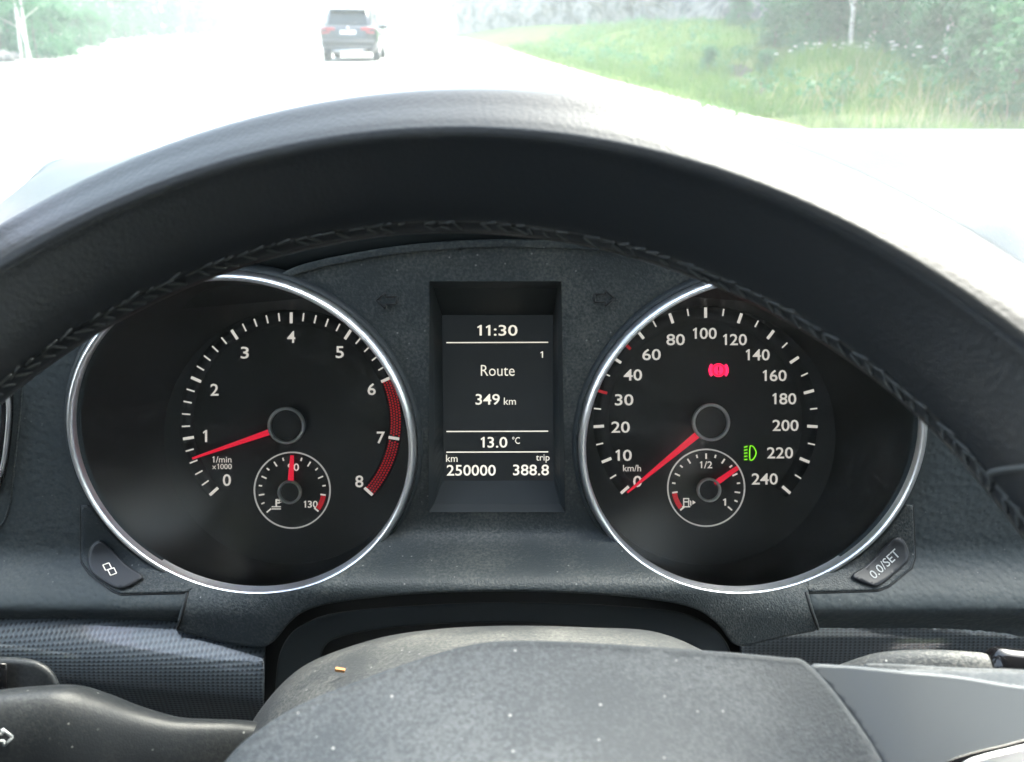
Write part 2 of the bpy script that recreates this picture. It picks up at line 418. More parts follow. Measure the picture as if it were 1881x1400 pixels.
# ------------------------------------------------------------------ vegetation
def leaves(n, clumps, spread, size, rnd, narrow=.55):
    """leaf-sized faces in loose clumps; clumps is a list of (centre, radius)"""
    V, Fc = [], []
    for k in range(n):
        c, r = clumps[rnd.randrange(len(clumps))]
        d = Vector((rnd.gauss(0, 1), rnd.gauss(0, 1), rnd.gauss(0, .8)))
        p = Vector(c)+d.normalized()*r*rnd.random()**.5*spread
        a = Vector((rnd.gauss(0, 1), rnd.gauss(0, 1), rnd.gauss(-.3, .6))).normalized(); b = a.orthogonal().normalized()
        b = (b*math.cos(k)+a.cross(b)*math.sin(k)).normalized()
        s = size*rnd.uniform(.6, 1.4); i = len(V)
        V += [p-a*s, p+b*s*narrow, p+a*s, p-b*s*narrow]; Fc.append((i, i+1, i+2, i+3))
    return V, Fc
def crown_clumps(rnd, z0, z1, rad, n):
    out = []
    for _ in range(n):
        z = rnd.uniform(z0, z1); t = (z-z0)/(z1-z0); w = rad*math.sin(math.pi*(.12+.8*t))**.7*rnd.uniform(.35, 1)
        a = rnd.uniform(0, 6.28); out.append(((w*math.cos(a), w*math.sin(a), z), rad*rnd.uniform(.22, .42)))
    return out
def trunk_vf(rnd, h, r, lean=.04, limbs=7, low=.3):
    path = [Vector((lean*h*(t**1.3)+.02*h*math.sin(5*t+r*90)*t, .015*h*math.sin(4*t), -.15+t*h)) for t in [i/8 for i in range(9)]]
    parts = [tube(path, [r*(1-.85*i/8)+.006 for i in range(9)], 8)]
    for k in range(limbs):
        t = rnd.uniform(low, .9); b = path[int(t*8)]; a = rnd.uniform(0, 6.28); l = h*rnd.uniform(.12, .26)*(1.1-t*.6)
        d = Vector((math.cos(a), math.sin(a), .45))
        parts.append(tube([b, b+d*l*.5+Vector((0, 0, .02*l)), b+d*l], [r*.3, r*.2, .006], 5))
    return join(*parts)
PROTO = {}
def tree_proto(kind_, seed, h, rad, z0, nleaf, nclump, leafsize, trunk_r, bark, leafm, lean=.03, narrow=.55):
    rnd = random.Random(seed)
    tv = trunk_vf(rnd, h*.93, trunk_r, lean)
    t = mesh('trunk', *tv); t.materials.append(bark)
    cv = leaves(nleaf, crown_clumps(rnd, z0, h, rad, nclump), 1.0, leafsize, rnd, narrow)
    c = mesh('crown', *cv, smooth=False); c.materials.append(leafm)
    PROTO[kind_] = (t, c)
def spruce_proto(seed, h):
    rnd = random.Random(seed); V, Fc = [], []
    tv = tube([Vector((0, 0, -.2)), Vector((0, 0, h))], [.16, .02], 7)
    for k in range(1500):
        t = rnd.random()**.75; z = .4+t*(h-.4); r = (1-t)*h*.19*rnd.uniform(.25, 1)+.05; a = rnd.uniform(0, 6.28)
        p = Vector((r*math.cos(a), r*math.sin(a), z-.25*r)); d = Vector((math.cos(a), math.sin(a), -.35)); s = Vector((-math.sin(a), math.cos(a), 0))
        l = .38*rnd.uniform(.7, 1.3); i = len(V); V += [p, p+d*l*.6+s*.16, p+d*l, p+d*l*.6-s*.16]; Fc.append((i, i+1, i+2, i+3))
    t = mesh('trunk', *tv); t.materials.append(M['bark']); c = mesh('crown', V, Fc, smooth=False); c.materials.append(M['needles'])
    PROTO['spruce'] = (t, c)
tree_proto('birch', 1, 8.5, 1.7, .8, 7000, 60, .065, .075, M['birch_bark'], M['leaf'])
tree_proto('birch_bare', 2, 9.5, 1.7, 3.0, 4200, 40, .07, .085, M['birch_bark'], M['leaf'], .05)
tree_proto('alder', 3, 6.5, 1.9, .15, 9000, 70, .07, .07, M['bark'], M['leaf'])
tree_proto('willow', 4, 3.2, 1.35, .15, 6000, 40, .055, .04, M['bark'], M['leaf2'], .05, .4)
tree_proto('bush', 5, 1.9, .95, .05, 4200, 30, .05, .03, M['bark'], M['leaf'], .02)
tree_proto('far_tree', 6, 11, 2.6, .6, 3000, 40, .20, .16, M['bark'], M['leaf'])
spruce_proto(8, 12)
def plant(kind_, name, x, y, z, s, rz, label, cat, group, lean=0):
    t, c = PROTO[kind_]
    e = empty(name, (x, y, z), label, cat, group); e.scale = (s, s, s); e.rotation_euler = (lean, 0, rz)
    for nm, me in (('trunk', t), ('crown', c)):
        o = bpy.data.objects.new(nm, me); COL.objects.link(o); o.parent = e
    return e
G_W, G_L, G_F, G_S = 'trees of the wood on the bank', 'trees at the far edge of the lay-by', 'hazy trees far down the road', 'distant spruces in the haze'
def at_px(px, Y):   # a spot on the bank below pixel column px at distance Y
    x = (px-940.5)/F*(Y*math.cos(PITCH)+.4); return x, Y, bank_z(x, Y)
# the two trunks one can pick out, then the mass of the wood
x, y, z = at_px(1728, 15.5)
plant('birch_bare', 'birch_tree', x, y, z-.1, 1.0, .4, 'slim birch with a leaning white trunk, standing in front of the wood', 'tree', G_W)
x, y, z = at_px(1558, 19.5)
plant('birch_bare', 'birch_tree', x, y, z-.1, .62, 2.4, 'thin straight white birch stem behind the grassy mound', 'tree', G_W)
x, y, z = at_px(1845, 12.2)
plant('willow', 'willow_bush', x, y, z-.3, .52, .9, 'silvery green willow bush nearest the car on the right', 'bush', G_W)
wood = [('alder', 1475, 27, .85), ('alder', 1530, 25, 1.), ('birch', 1590, 23.5, 1.), ('alder', 1625, 24, .9), ('birch', 1668, 21.5, 1.), ('alder', 1700, 20.5, .9), ('birch', 1765, 18.5, .95), ('alder', 1800, 17, .9),
        ('birch', 1860, 16, .9), ('alder', 1905, 15.5, 1.), ('birch', 1945, 14, .9), ('alder', 2050, 13.5, 1.), ('alder', 2200, 13, 1.), ('birch', 2350, 12, 1.), ('alder', 1450, 33, .9), ('birch', 1500, 34, 1.),
        ('alder', 1560, 32, 1.2), ('birch', 1610, 31, 1.1), ('alder', 1680, 30, 1.2), ('alder', 1750, 27, 1.2), ('birch', 1820, 26, 1.2), ('alder', 1880, 24, 1.2), ('alder', 1990, 22, 1.2), ('birch', 2120, 20, 1.2),
        ('alder', 1420, 42, .8), ('birch', 1390, 50, .8), ('alder', 1580, 42, 1.4), ('alder', 1700, 40, 1.4), ('alder', 1830, 36, 1.4), ('alder', 1960, 33, 1.4)]
rnd = random.Random(11)
for k, (kd, px, Y, s) in enumerate(wood):
    x, y, z = at_px(px, Y)
    plant(kd, 'birch_tree' if kd == 'birch' else 'alder_tree', x, y, z-.2, s, rnd.uniform(0, 6.28), 'leafy green %s with low foliage in the dense wood on the right bank' % kd, 'tree', G_W)
for px, Y, s in ((1655, 17.5, .9), (1690, 16.2, .8), (1760, 14.5, .85), (1610, 19.5, .8), (1500, 24, .9), (1420, 27, .7), (1800, 13.6, .8), (1900, 12.5, .9), (1955, 11.2, .9), (1350, 33, .6), (1850, 10.6, .75), (1925, 9.6, .8), (1790, 12.0, .7), (1730, 14.2, .8)):
    x, y, z = at_px(px, Y)
    plant('bush', 'green_bush', x, y, z-.15, s, rnd.uniform(0, 6.28), 'low green bush growing at the foot of the wood on the right bank', 'bush', 'bushes along the foot of the wood')
for px, Y, s in ((1345, 38, .7), (1300, 21, .35), (1405, 20, .35)):
    x, y, z = at_px(px, Y)
    plant('bush', 'green_bush', x, y, z-.1, s, rnd.uniform(0, 6.28), 'small low green bush on the grassy slope below the rock face', 'bush', 'bushes on the slope below the rock')
# left edge of the lay-by
for px, Y, s, lab in ((48, 29, 1.0, 'white birch trunk, rightmost of three at the left edge of the lay-by'), (40, 29.6, .95, 'white birch trunk, middle one of three at the left edge of the lay-by'), (28, 30.5, .9, 'thin birch trunk, leftmost of three at the left edge of the lay-by')):
    p = PY(px, 60, Y); plant('birch_bare', 'birch_tree', p.x, Y, -.05, s*.6, rnd.uniform(0, 6.28), lab, 'tree', 'three white birches at the left edge', R(-2))
for k in range(30):
    t = k/29; px = 0+t*400+rnd.uniform(-12, 12); Y = 33+t*85+rnd.uniform(0, 10)
    p = PY(px, 40, Y)
    plant(rnd.choice(('alder', 'birch')) if t < .45 else 'far_tree', 'roadside_tree', p.x, Y, -.1, rnd.uniform(.7, 1.05), rnd.uniform(0, 6.28), 'pale green leafy tree along the far left edge of the lay-by', 'tree', G_L)
for k in range(4):
    p = PY(-110-70*k, 60, 36+k*1.5)
    plant('alder', 'roadside_tree', p.x, p.y, -.1, 1.1, rnd.uniform(0, 6.28), 'pale green leafy tree along the far left edge of the lay-by', 'tree', G_L)
for px, Y in ((135, 46), (165, 50), (60, 33), (95, 36), (110, 38), (185, 60)):
    p = PY(px, 60, Y); plant('bush', 'green_bush', p.x, Y, -.1, rnd.uniform(.8, 1.1), rnd.uniform(0, 6.28), 'low green bush in front of the trees at the left edge of the lay-by', 'bush', 'bushes at the left edge of the lay-by')
for px in (452, 466, 480, 497, 505, 520, 534, 548, 560, 574, 590, 440):
    Y = 190+rnd.uniform(0, 60); p = PY(px, 40, Y)
    plant('spruce', 'spruce_tree', p.x, Y, -1, rnd.uniform(.75, 1.25), rnd.uniform(0, 6.28), 'faint spruce standing in the haze far down the road', 'tree', G_S)
for px in (735, 755, 775, 795, 815, 690):
    Y = 150+rnd.uniform(0, 60); p = PY(px, 40, Y)
    plant('far_tree', 'roadside_tree', p.x, Y, -1, rnd.uniform(.8, 1.1), rnd.uniform(0, 6.28), 'faint leafy tree in the haze beyond the dark car', 'tree', G_F)

# grass on the bank, seed heads and dry stalks (uncountable)
def blades(name, n, spot, h, w, m, bend=.35):
    rnd = random.Random(name); V, Fc = [], []
    for k in range(n):
        p = spot(rnd)
        if p is None: continue
        x, y, z = p; hh = rnd.uniform(*h); a = rnd.uniform(0, 6.28); s = Vector((math.cos(a), math.sin(a), 0))*w
        b = Vector((rnd.gauss(0, bend), rnd.gauss(0, bend), 0))*hh; i = len(V); o = Vector((x, y, z-.02))
        V += [o-s, o+s, o+b*.35+Vector((0, 0, hh*.6))+s*.7, o+b*.35+Vector((0, 0, hh*.6))-s*.7, o+b+Vector((0, 0, hh))]
        Fc += [(i, i+1, i+2, i+3), (i+3, i+2, i+4)]
    return kind(obj(name, V, Fc, m, smooth=False), 'stuff')
def on_bank(y0, y1, u0, u1, dens=None):
    def f(r):
        y = y0+(y1-y0)*r.random()**1.5; u = r.uniform(u0, u1); x = edge_x(y)+u
        soil = abs(x-4.45-.2*(y-16)) < .3 and 15 < y < 23.5
        if soil and r.random() < .85: return None
        if noise.noise(Vector((x*.7, y*.5, 5))) < r.uniform(-.6, .1): return None
        return x, y, bank_z(x, y)
    return f
blades('short_grass', 52000, on_bank(8, 50, .4, 9), (.06, .36), .008, M['blade'])
blades('tall_grass', 15000, on_bank(9, 24, 2.2, 7), (.2, .45), .007, M['blade'], .25)
blades('dry_grass', 700, on_bank(9.3, 13.5, .7, 5.5), (.25, .55), .006, M['straw'], .4)
blades('verge_grass', 6000, on_bank(12, 60, -.2, 1.2), (.04, .14), .009, M['blade'])
V, Fc = [], []
for k in range(70):
    y = rnd.uniform(12, 20); x = edge_x(y)+rnd.uniform(3, 7); z = bank_z(x, y)+rnd.uniform(.4, .6); s = .03
    v, f = box((x, y, z), (s*2, s*2, s*.7)); i = len(V); V += v; Fc += [tuple(q+i for q in t) for t in f]
kind(obj('wild_flowers', V, Fc, M['flower']), 'stuff')

weeds = []
for k in range(260):
    y = 11+42*rnd.random()**1.3; x = edge_x(y)+rnd.uniform(.6, 8); h = rnd.uniform(.05, .28)
    weeds.append(((x, y, bank_z(x, y)+h), h*1.1))
v, f = leaves(13000, weeds, 1.0, .04, rnd); kind(obj('weeds', v, f, M['leaf'], smooth=False), 'stuff')
# boulders under the three birches
def boulder(x, y, z, r, seed, label):
    bm = bmesh.new(); bmesh.ops.create_icosphere(bm, subdivisions=3, radius=r)
    for v in bm.verts: v.co *= 1+.28*noise.noise(v.co*(1.6/r)+Vector((seed, 0, 0))); v.co.z *= .65
    me = bpy.data.meshes.new('boulder'); bm.to_mesh(me); bm.free(); me.materials.append(M['rock'])
    o = link('boulder', me); o.location = (x, y, z)
    tag(o, label, 'boulder', 'boulders under the birches')
p = PG(22, 112); boulder(p.x, p.y-.4, .12, .34, 1, 'grey boulder at the foot of the leftmost birch trunk')
p = PG(42, 108); boulder(p.x, p.y-.6, .08, .26, 7, 'pale boulder below the middle birch trunk')
p = PG(58, 106); boulder(p.x, p.y-.3, .06, .22, 3, 'smallest pale boulder, beside the rightmost birch trunk')

# ------------------------------------------------------------------ the dark SUV
def suv():
    base = PG(643, 113); base.z = 0
    root = empty('parked_car', base, 'dark blue five-door car seen from behind on the pale lay-by', 'car')
    yaw = R(4); root.rotation_euler = (0, 0, yaw)
    def add(name, vf, m, parent=root, smooth=True):
        me = mesh(name, *vf, smooth=smooth); me.materials.append(m)
        o = bpy.data.objects.new(name, me); COL.objects.link(o); o.parent = parent; return o
    def section(y, pts):   # half outline (x,z) -> closed ring
        return [Vector((x, y, z)) for x, z in pts]+[Vector((-x, y, z)) for x, z in pts[::-1]]
    # lower body: tail at y=0, nose at y=4.5
    st = []
    for y, w, zb, zt, sh in ((0, .78, .42, .98, .80), (.05, .90, .34, 1.08, .9), (.18, .945, .28, 1.10, .94), (.9, .95, .26, 1.06, .95), (2.2, .95, .26, 1.02, .95), (3.3, .94, .27, .98, .93), (4.1, .90, .30, .90, .88), (4.42, .78, .38, .78, .74)):
        st.append(section(y, spline([(0.001, zb), (w*.8, zb), (w*.97, zb+.10), (w, (zb+zt)/2), (sh, zt-.05), (sh*.94, zt), (.001, zt+.02)], 16)))
    v, f = grid(st, close_u=True, flip=True); n = len(st[0]); f.append(tuple(range(n))); f.append(tuple(range((len(st)-1)*n, len(st)*n))[::-1])
    add('body', (v, f), M['suv_paint'])
    st = []
    for y, w, zt in ((.20, .72, 1.12), (.34, .70, 1.40), (.50, .66, 1.60), (.9, .67, 1.655), (1.9, .68, 1.66), (2.6, .66, 1.60), (3.25, .70, 1.06)):
        b = .80
        st.append(section(y, spline([(.001, 1.0), (b, 1.0), (b*.97, 1.06), (b*.5+w*.5, 1.0+(zt-1)*.55), (w, zt-.05), (w*.9, zt), (.001, zt+.015)], 14)))
    v, f = grid(st, close_u=True, flip=True); n = len(st[0]); f.append(tuple(range(n))); f.append(tuple(range((len(st)-1)*n, len(st)*n))[::-1])
    add('roof', (v, f), M['suv_paint'])
    def slab(pts, m, name, parent=root, t=.02):   # quad-ish plate from corner list, thickened along +outward
        nrm = (pts[1]-pts[0]).cross(pts[2]-pts[0]).normalized()*t; k = len(pts)
        v = [p for p in pts]+[p+nrm for p in pts]; f = [tuple(range(k))[::-1], tuple(range(k, 2*k))]+[(i, (i+1) % k, (i+1) % k+k, i+k) for i in range(k)]
        return add(name, (v, f), m, parent, False)
    V3 = Vector
    rw = slab([V3((-.64, .205, 1.14)), V3((.64, .205, 1.14)), V3((.58, .40, 1.52)), V3((-.58, .40, 1.52))], M['suv_glass'], 'rear_window')
    add('wiper', tube([V3((-.05, .18, 1.18)), V3((.30, .20, 1.21))], .012, 6), M['bumper'], rw)
    add('spoiler', join(box((0, .40, 1.61), (1.22, .30, .045)), box((0, .27, 1.60), (1.10, .08, .03))), M['suv_paint'])
    for s in (-1, 1):
        tl = slab([V3((s*.42, .02, .98)), V3((s*.86, .07, .95)), V3((s*.88, .08, 1.06)), V3((s*.44, .03, 1.06))][::s], M['tail_red'], 'tail_lamp', t=.05)
        slab([V3((s*.60, -.035, .90)), V3((s*.87, .01, .86)), V3((s*.87, .02, .91)), V3((s*.60, -.03, .95))][::s], M['tail_red'], 'lamp_strip', tl, t=.03)
        add('exhaust_tip', tube([V3((s*.55, -.06, .36)), V3((s*.55, .15, .36))], .05, 14), M['rim_metal'])
        mr = add('wing_mirror', box((s*1.04, 2.75, 1.08), (.20, .12, .14)), M['suv_paint'])
        slab([V3((s*.955, .75, 1.06)), V3((s*.955, 2.75, 1.03)), V3((s*.80, 2.3, 1.50)), V3((s*.78, .95, 1.50))][::-s], M['suv_glass'], 'side_window', t=.012)
        for y in (.85, 3.55):
            wv = []
            for x_, r_ in ((-.11, .20), (-.11, .33), (-.08, .36), (.08, .36), (.11, .33), (.11, .20)):
                wv.append([V3((s*.84+x_, y+r_*math.cos(a), .36+r_*math.sin(a))) for a in [2*math.pi*i/28 for i in range(28)]])
            v, f = grid(wv, close_u=True); w = add('wheel', (v, f), M['tyre'])
            sp = [tube([V3((s*.84+s*.11, y, .36)), V3((s*.84+s*.11, y+.22*math.cos(a), .36+.22*math.sin(a)))], .03, 6) for a in [2*math.pi*i/5 for i in range(5)]]
            add('rim', join(*sp, tube([V3((s*.84+s*.02, y, .36)), V3((s*.84+s*.08, y, .36))], .21, 24)), M['rim_metal'], w)
    slab([V3((-.26, -.01, .86)), V3((.26, -.01, .86)), V3((.26, 0, .97)), V3((-.26, 0, .97))], M['plate'], 'number_plate', t=.02)
    add('badge', tube([V3((0, .03, 1.05)), V3((0, -.02, 1.05))], .045, 18), M['rim_metal'])
    add('bumper', join(box((0, .02, .60), (1.74, .14, .18)), box((0, .02, .42), (1.60, .16, .16))), M['bumper'])
    add('bumper_trim', box((0, -.06, .34), (1.0, .06, .07)), M['rim_metal'])
suv()

#=============================================================== THE CAR ONE SITS IN
# windscreen base follows the far edge of the dashboard
far = [Vector((-.45, .40, 1.01)), Vector((-.43, .48, 1.03)), PY(-40, 410, .55), PY(60, 322, .66), PY(105, 292, .72), PY(200, 288, .75), PY(500, 262, .80), PY(940, 240, .86), PY(1430, 236, .88), PY(1881, 237, .89), Vector((.86, .89, 1.05)), Vector((1.08, .78, 1.045)), Vector((1.19, .60, 1.03))]
CX = .37    # middle of the car
HY = .17    # header rail above the windscreen
body = empty('car_cabin', (CX, -.6, .3), 'cabin shell of the car around the driver, with the windscreen above the dashboard', 'car')
def cabin(name, vf, m, smooth=False): return obj(name, *vf, m, body, smooth)
base = [p+Vector((0, .03, -.012)) for p in far[2:-1]]
rows = []
for j in range(9):
    t = j/8; r = []
    for i, b in enumerate(base):
        u = (i/(len(base)-1)-.5)*2
        top = Vector((CX+u*.60, HY-.10*u*u, 1.435-.04*u*u)); p = b.lerp(top, t); p.z += .035*math.sin(math.pi*t); p.y += .02*math.sin(math.pi*t); r.append(tuple(p))
    rows.append(r)
WS = loft(rows, 40, 16)
v, f = grid(WS); ws = cabin('windscreen', (v, f), M['windscreen'], True)
# roof and headliner, pillars, doors, floor, rear
rows = []
for j in range(13):
    y = HY-.02-j*.21; rows.append([Vector((CX+u*(.62+.03*math.sin(j/12*3.1)), y-.1*u*u if j == 0 else y, 1.44-.05*u*u+.03*math.sin(math.pi*j/12))) for u in [k/6-1 for k in range(13)]])
v, f = grid(rows); v2 = [p+Vector((0, 0, .035)) for p in v]
cabin('roof', (v2, [q[::-1] for q in f]), M['car_paint'], True); cabin('headliner', (v, f), M['headliner'], True)
for s in (-1, 1):
    xo = lambda z: CX+s*(.84-.20*max(0, z-.95)/.45)
    a0, a1 = Vector((xo(1.0), .56, .98)), Vector((xo(1.40), HY-.10, 1.40))
    cabin('front_pillar', tube([a0, a0.lerp(a1, .5)+Vector((s*.01, 0, .03)), a1], .042, 8), M['door_trim'], True)
    cabin('middle_pillar', tube([Vector((xo(.95), -.52, .95)), Vector((xo(1.40), -.56, 1.40))], .05, 8), M['door_trim'], True)
    cabin('rear_pillar', tube([Vector((xo(.95), -1.75, .95)), Vector((xo(1.40), -2.0, 1.40))], .10, 8), M['door_trim'], True)
    for y0, y1, yt0, yt1 in ((.54, -.50, HY-.12, -.54), (-.54, -1.72, -.58, -1.95)):
        d = cabin('door', box((xo(.6), (y0+y1)/2, .60), (.09, abs(y1-y0), .74)), M['door_trim'])
        o = obj('door_window', [Vector((xo(.96), y0, .96)), Vector((xo(.96), y1, .96)), Vector((xo(1.40), yt1, 1.40)), Vector((xo(1.40), yt0, 1.40))], [(0, 1, 2, 3)], M['side_glass'], d, False)
        obj('armrest', *box((xo(.6)-s*.08, (y0+y1)/2-.1, .72), (.08, .5, .06)), M['door_trim'], d, False)
cabin('floor', box((CX, -.6, .24), (1.7, 2.8, .06)), M['carpet'])
cabin('bulkhead', box((CX, .80, .55), (1.6, .05, .62)), M['carpet'])
cabin('rear_wall', box((CX, -2.05, .62), (1.6, .08, .74)), M['door_trim'])
obj('rear_window', [Vector((CX-.72, -2.05, .99)), Vector((CX+.72, -2.05, .99)), Vector((CX+.58, -2.12, 1.36)), Vector((CX-.58, -2.12, 1.36))], [(0, 1, 2, 3)], M['side_glass'], body, False)
rows = [[Vector((CX+u*(.80-.06*j/8), .93+j*.13, .955-.02*j-.0016*j*j-.07*u*u)) for u in [k/8-1 for k in range(17)]] for j in range(9)]
v, f = grid(rows, flip=True); cabin('bonnet', (v, f), M['car_paint'], True)

# ------------------------------------------------------------------ dashboard
RN = Vector((0, -math.cos(R(5.2)), math.sin(R(5.2)))); RV = Vector((0, math.sin(R(5.2)), math.cos(R(5.2))))
C0 = P(444, 817, .331)
def dr(x, y):   # depth of the bezel plane under a pixel
    r = ray(x, y); return (C0-EYE).dot(RN)/r.dot(RN)
dash = empty('dashboard', PY(940, 1200, .40), 'black moulded dashboard under the windscreen, dusty around the gauges', 'dashboard')
RINGC = {'tachometer': P(445, 817, .331), 'speedometer': P(1382, 817, .331)}
def ring_px(c, rad, n=96):
    out = []
    for i in range(n):
        a = 2*math.pi*i/n; q = c+RT*math.cos(a)*rad+RV*math.sin(a)*rad-EYE; k = q.dot(FWD)
        out.append((940.5+F*q.x/k, 700-F*q.dot(UP)/k))
    return out
holes = [ring_px(RINGC['tachometer'], .0667), ring_px(RINGC['speedometer'], .0667)]
def clip_out(poly): return poly
def d_pad(x, y): return dr(x, y)+.0045-.020*ss(1000, 1135, y)+.012*ss(1118, 1160, y)-.004*ss(150, -200, x)-.004*ss(1690, 2050, x)
def d_sur(x, y):
    e = ss(330, 620, x)*ss(1510, 1230, x)
    d = dr(x, y)+.004
    d -= .034*ss(962, 1092, y)*(e)+.020*ss(1000, 1135, y)*(1-e)
    return d
recess = [(789, 517), (1031, 517), (1038, 941), (787, 941)]
arc = [(520, 516), (560, 500), (640, 482), (740, 466), (850, 457), (960, 455), (1084, 460), (1180, 470), (1250, 486), (1310, 508), (1340, 520)]
# moulded surround between and below the gauges
bottom = spline([(1482, 1092), (1490, 1120), (1501, 1152)], 6)+spline([(1495, 1156), (1440, 1166), (1400, 1175), (1365, 1183), (1345, 1176), (1325, 1148), (1290, 1120), (1240, 1104), (1150, 1092), (1050, 1085), (930, 1082), (800, 1085), (700, 1092), (610, 1104), (560, 1118), (530, 1140), (512, 1162), (496, 1178), (475, 1185), (420, 1178), (370, 1166), (328, 1156)], 70)+[(332, 1135), (342, 1094)]
sur = spline(arc, 40)+[(1480, 800)]+bottom+[(340, 800)]
patch('gauge_surround', sur, d_sur, M['surround'], dash, holes+[recess], step=11, hole_skirt=False)
arc2 = [(x, y-13) for x, y in arc]
o = patch('surround_edge', spline(arc2, 40)+spline([(x, y-3) for x, y in arc[::-1]], 40), lambda x, y: d_sur(x, y)-.0012, M['surround'], dash, step=8, round_=.0005)
# grained pads either side
padl = [(-1000, 600), (-300, 540), (0, 470), (430, 470), (520, 560), (420, 830), (340, 1092)]+[(330, 1134), (324, 1155)]+spline([(324, 1155), (240, 1148), (120, 1139), (0, 1131), (-160, 1118), (-1000, 1080)], 24)[1:]
patch('dash_pad', padl, d_pad, M['soft_dash'], dash, [holes[0]], step=13)
padr = [(2300, 600), (1881, 545), (1620, 480), (1420, 470), (1330, 560), (1420, 830), (1486, 1092), (1494, 1122), (1504, 1154)]+spline([(1504, 1154), (1570, 1160), (1640, 1166), (1720, 1178), (1790, 1196), (1900, 1214), (2300, 1240)], 24)[1:]
patch('dash_pad', padr, d_pad, M['soft_dash'], dash, [holes[1]], step=13)
for ln in ([(345, 1088), (334, 1132), (325, 1157)], [(1480, 1088), (1489, 1118), (1503, 1156)]):
    v, f = tube([P(x, y, min(d_pad(x, y), d_sur(x, y))+.0001) for x, y in dense(ln, 6)[:int(70/5)]], .0006, 6); obj('panel_gap', v, f, M['black'], dash)
patch('dash_panel', [(2285, 575), (6000, 575), (6000, 1235), (2285, 1235)], d_pad, M['soft_dash'], dash, step=45)
# top of the dashboard: far edge at the glass, near edge is the lip of the hood above the gauges
lip = [P(-960, 720, .36), P(-520, 680, .36), P(-120, 620, .36), P(0, 560, .35), P(150, 480, .315), P(300, 415, .30), P(560, 345, .295), P(930, 325, .292), P(1300, 345, .295), P(1640, 470, .31), P(1881, 620, .345), P(3200, 610, .355), P(5900, 590, .36)]
mid = [a.lerp(b, .5)+Vector((0, -.02, .012)) for a, b in zip(far, lip)]
nearmid = [a.lerp(b, .82)+Vector((0, -.012, .010)) for a, b in zip(far, lip)]
rows = loft([[tuple(p) for p in r] for r in (far, [a.lerp(b, .2)+Vector((0, 0, .004)) for a, b in zip(far, lip)], mid, nearmid, lip)], 70, 28)
rows.insert(0, list(rows[0])); rows.insert(0, [p+Vector((0, .03, -.08)) for p in rows[0]])
v, f = grid(rows, flip=True); obj('dash_top', v, f, M['dash_top'], dash)
# underside of the hood back to the gauges
under_px = [(-960, 640), (-520, 600), (-120, 512), (0, 512), (150, 510), (300, 500), (560, 478), (930, 440), (1300, 478), (1640, 505), (1881, 560), (3200, 600), (5900, 600)]
under = [P(x, y, dr(x, y)+.008) for x, y in under_px]
under2 = [P(x, y+70, dr(x, y)+.030) for x, y in under_px]
rows = loft([[tuple(p) for p in r] for r in (lip, [a+FWD*.004-UP*.006 for a in lip], [a.lerp(b, .5) for a, b in zip(lip, under)], under, under2)], 70, 14)
v, f = grid(rows, flip=True); obj('hood_lining', v, f, M['black2'], dash)
# strip of woven trim below the pads, and dark recess for the column
def d_strip(x, y): y0 = y-(x-200)*.11; return .352-.024*max(0, min(1, (y0-1090)/170))**1.0+.020*ss(1180, 1340, y0)**1.2
patch('trim_strip', [(-1000, 1030), (-160, 1087), (0, 1099), (325, 1125), (430, 1150), (478, 1166), (484, 1176), (480, 1330), (470, 1480), (-1000, 1480)], d_strip, M['weave'], dash, step=12)
patch('trim_strip', [(1362, 1160), (1500, 1128), (1700, 1142), (2200, 1205), (5900, 1215), (5900, 1500), (1370, 1480)], lambda x, y: .352+.02*ss(1170, 1400, y), M['weave'], dash, step=16)
patch('column_recess', [(400, 1040), (1450, 1040), (1450, 1700), (400, 1700)], lambda x, y: .405, M['black'], dash, step=60)
patch('recess_lining', spline([(508, 1420), (510, 1260), (522, 1190), (560, 1150), (650, 1125), (930, 1110), (1200, 1122), (1290, 1145), (1335, 1190), (1345, 1260), (1350, 1420)], 50)+spline([(1300, 1420), (1290, 1230), (1230, 1170), (930, 1140), (650, 1160), (580, 1220), (560, 1420)], 40), lambda x, y: .362, M['black2'], dash, step=14)
# air vent at the left edge
patch('air_vent', spline([(8, 700), (19, 742), (14, 820), (3, 876), (-20, 905), (-120, 910), (-170, 820), (-150, 700), (-60, 670)], 40, True), lambda x, y: d_pad(x, y)-.0025, M['gloss_black'], dash, [spline([(-4, 715), (8, 750), (3, 815), (-8, 862), (-28, 888), (-110, 890), (-150, 815), (-135, 710), (-60, 690)], 40, True)], step=8, round_=.0012, hole_skirt=True)
vent = bpy.data.objects['air_vent']
v, f = tube([P(x, y, d_pad(x, y)-.003) for x, y in spline([(6, 700), (16, 745), (11, 820), (0, 872), (-22, 900), (-115, 904)], 30)], .0009, 8)
obj('vent_bezel', v, f, M['chrome'], vent)
for y in (745, 790, 835):
    q = [P(-140, y, .338), P(4, y, .338), P(4, y+14, .345), P(-140, y+14, .345)]; obj('louvre', [*q, *[p+UP*.001 for p in q]], [(0, 1, 2, 3), (7, 6, 5, 4), (0, 4, 5, 1), (2, 6, 7, 3)], M['black2'], vent, False)
q = [P(-160, 690, .35), P(20, 690, .35), P(20, 900, .35), P(-160, 900, .35)]; obj('vent_back', q, [(0, 1, 2, 3)], M['black'], vent, False)
# seam of the vent panel
v, f = tube([P(x, y, d_pad(x, y)-.0001) for x, y in spline([(41, 690), (38, 745), (30, 820), (22, 900), (14, 940), (0, 968), (-30, 985)], 40)], .00045, 6); obj('panel_seam', v, f, M['surround'], dash)

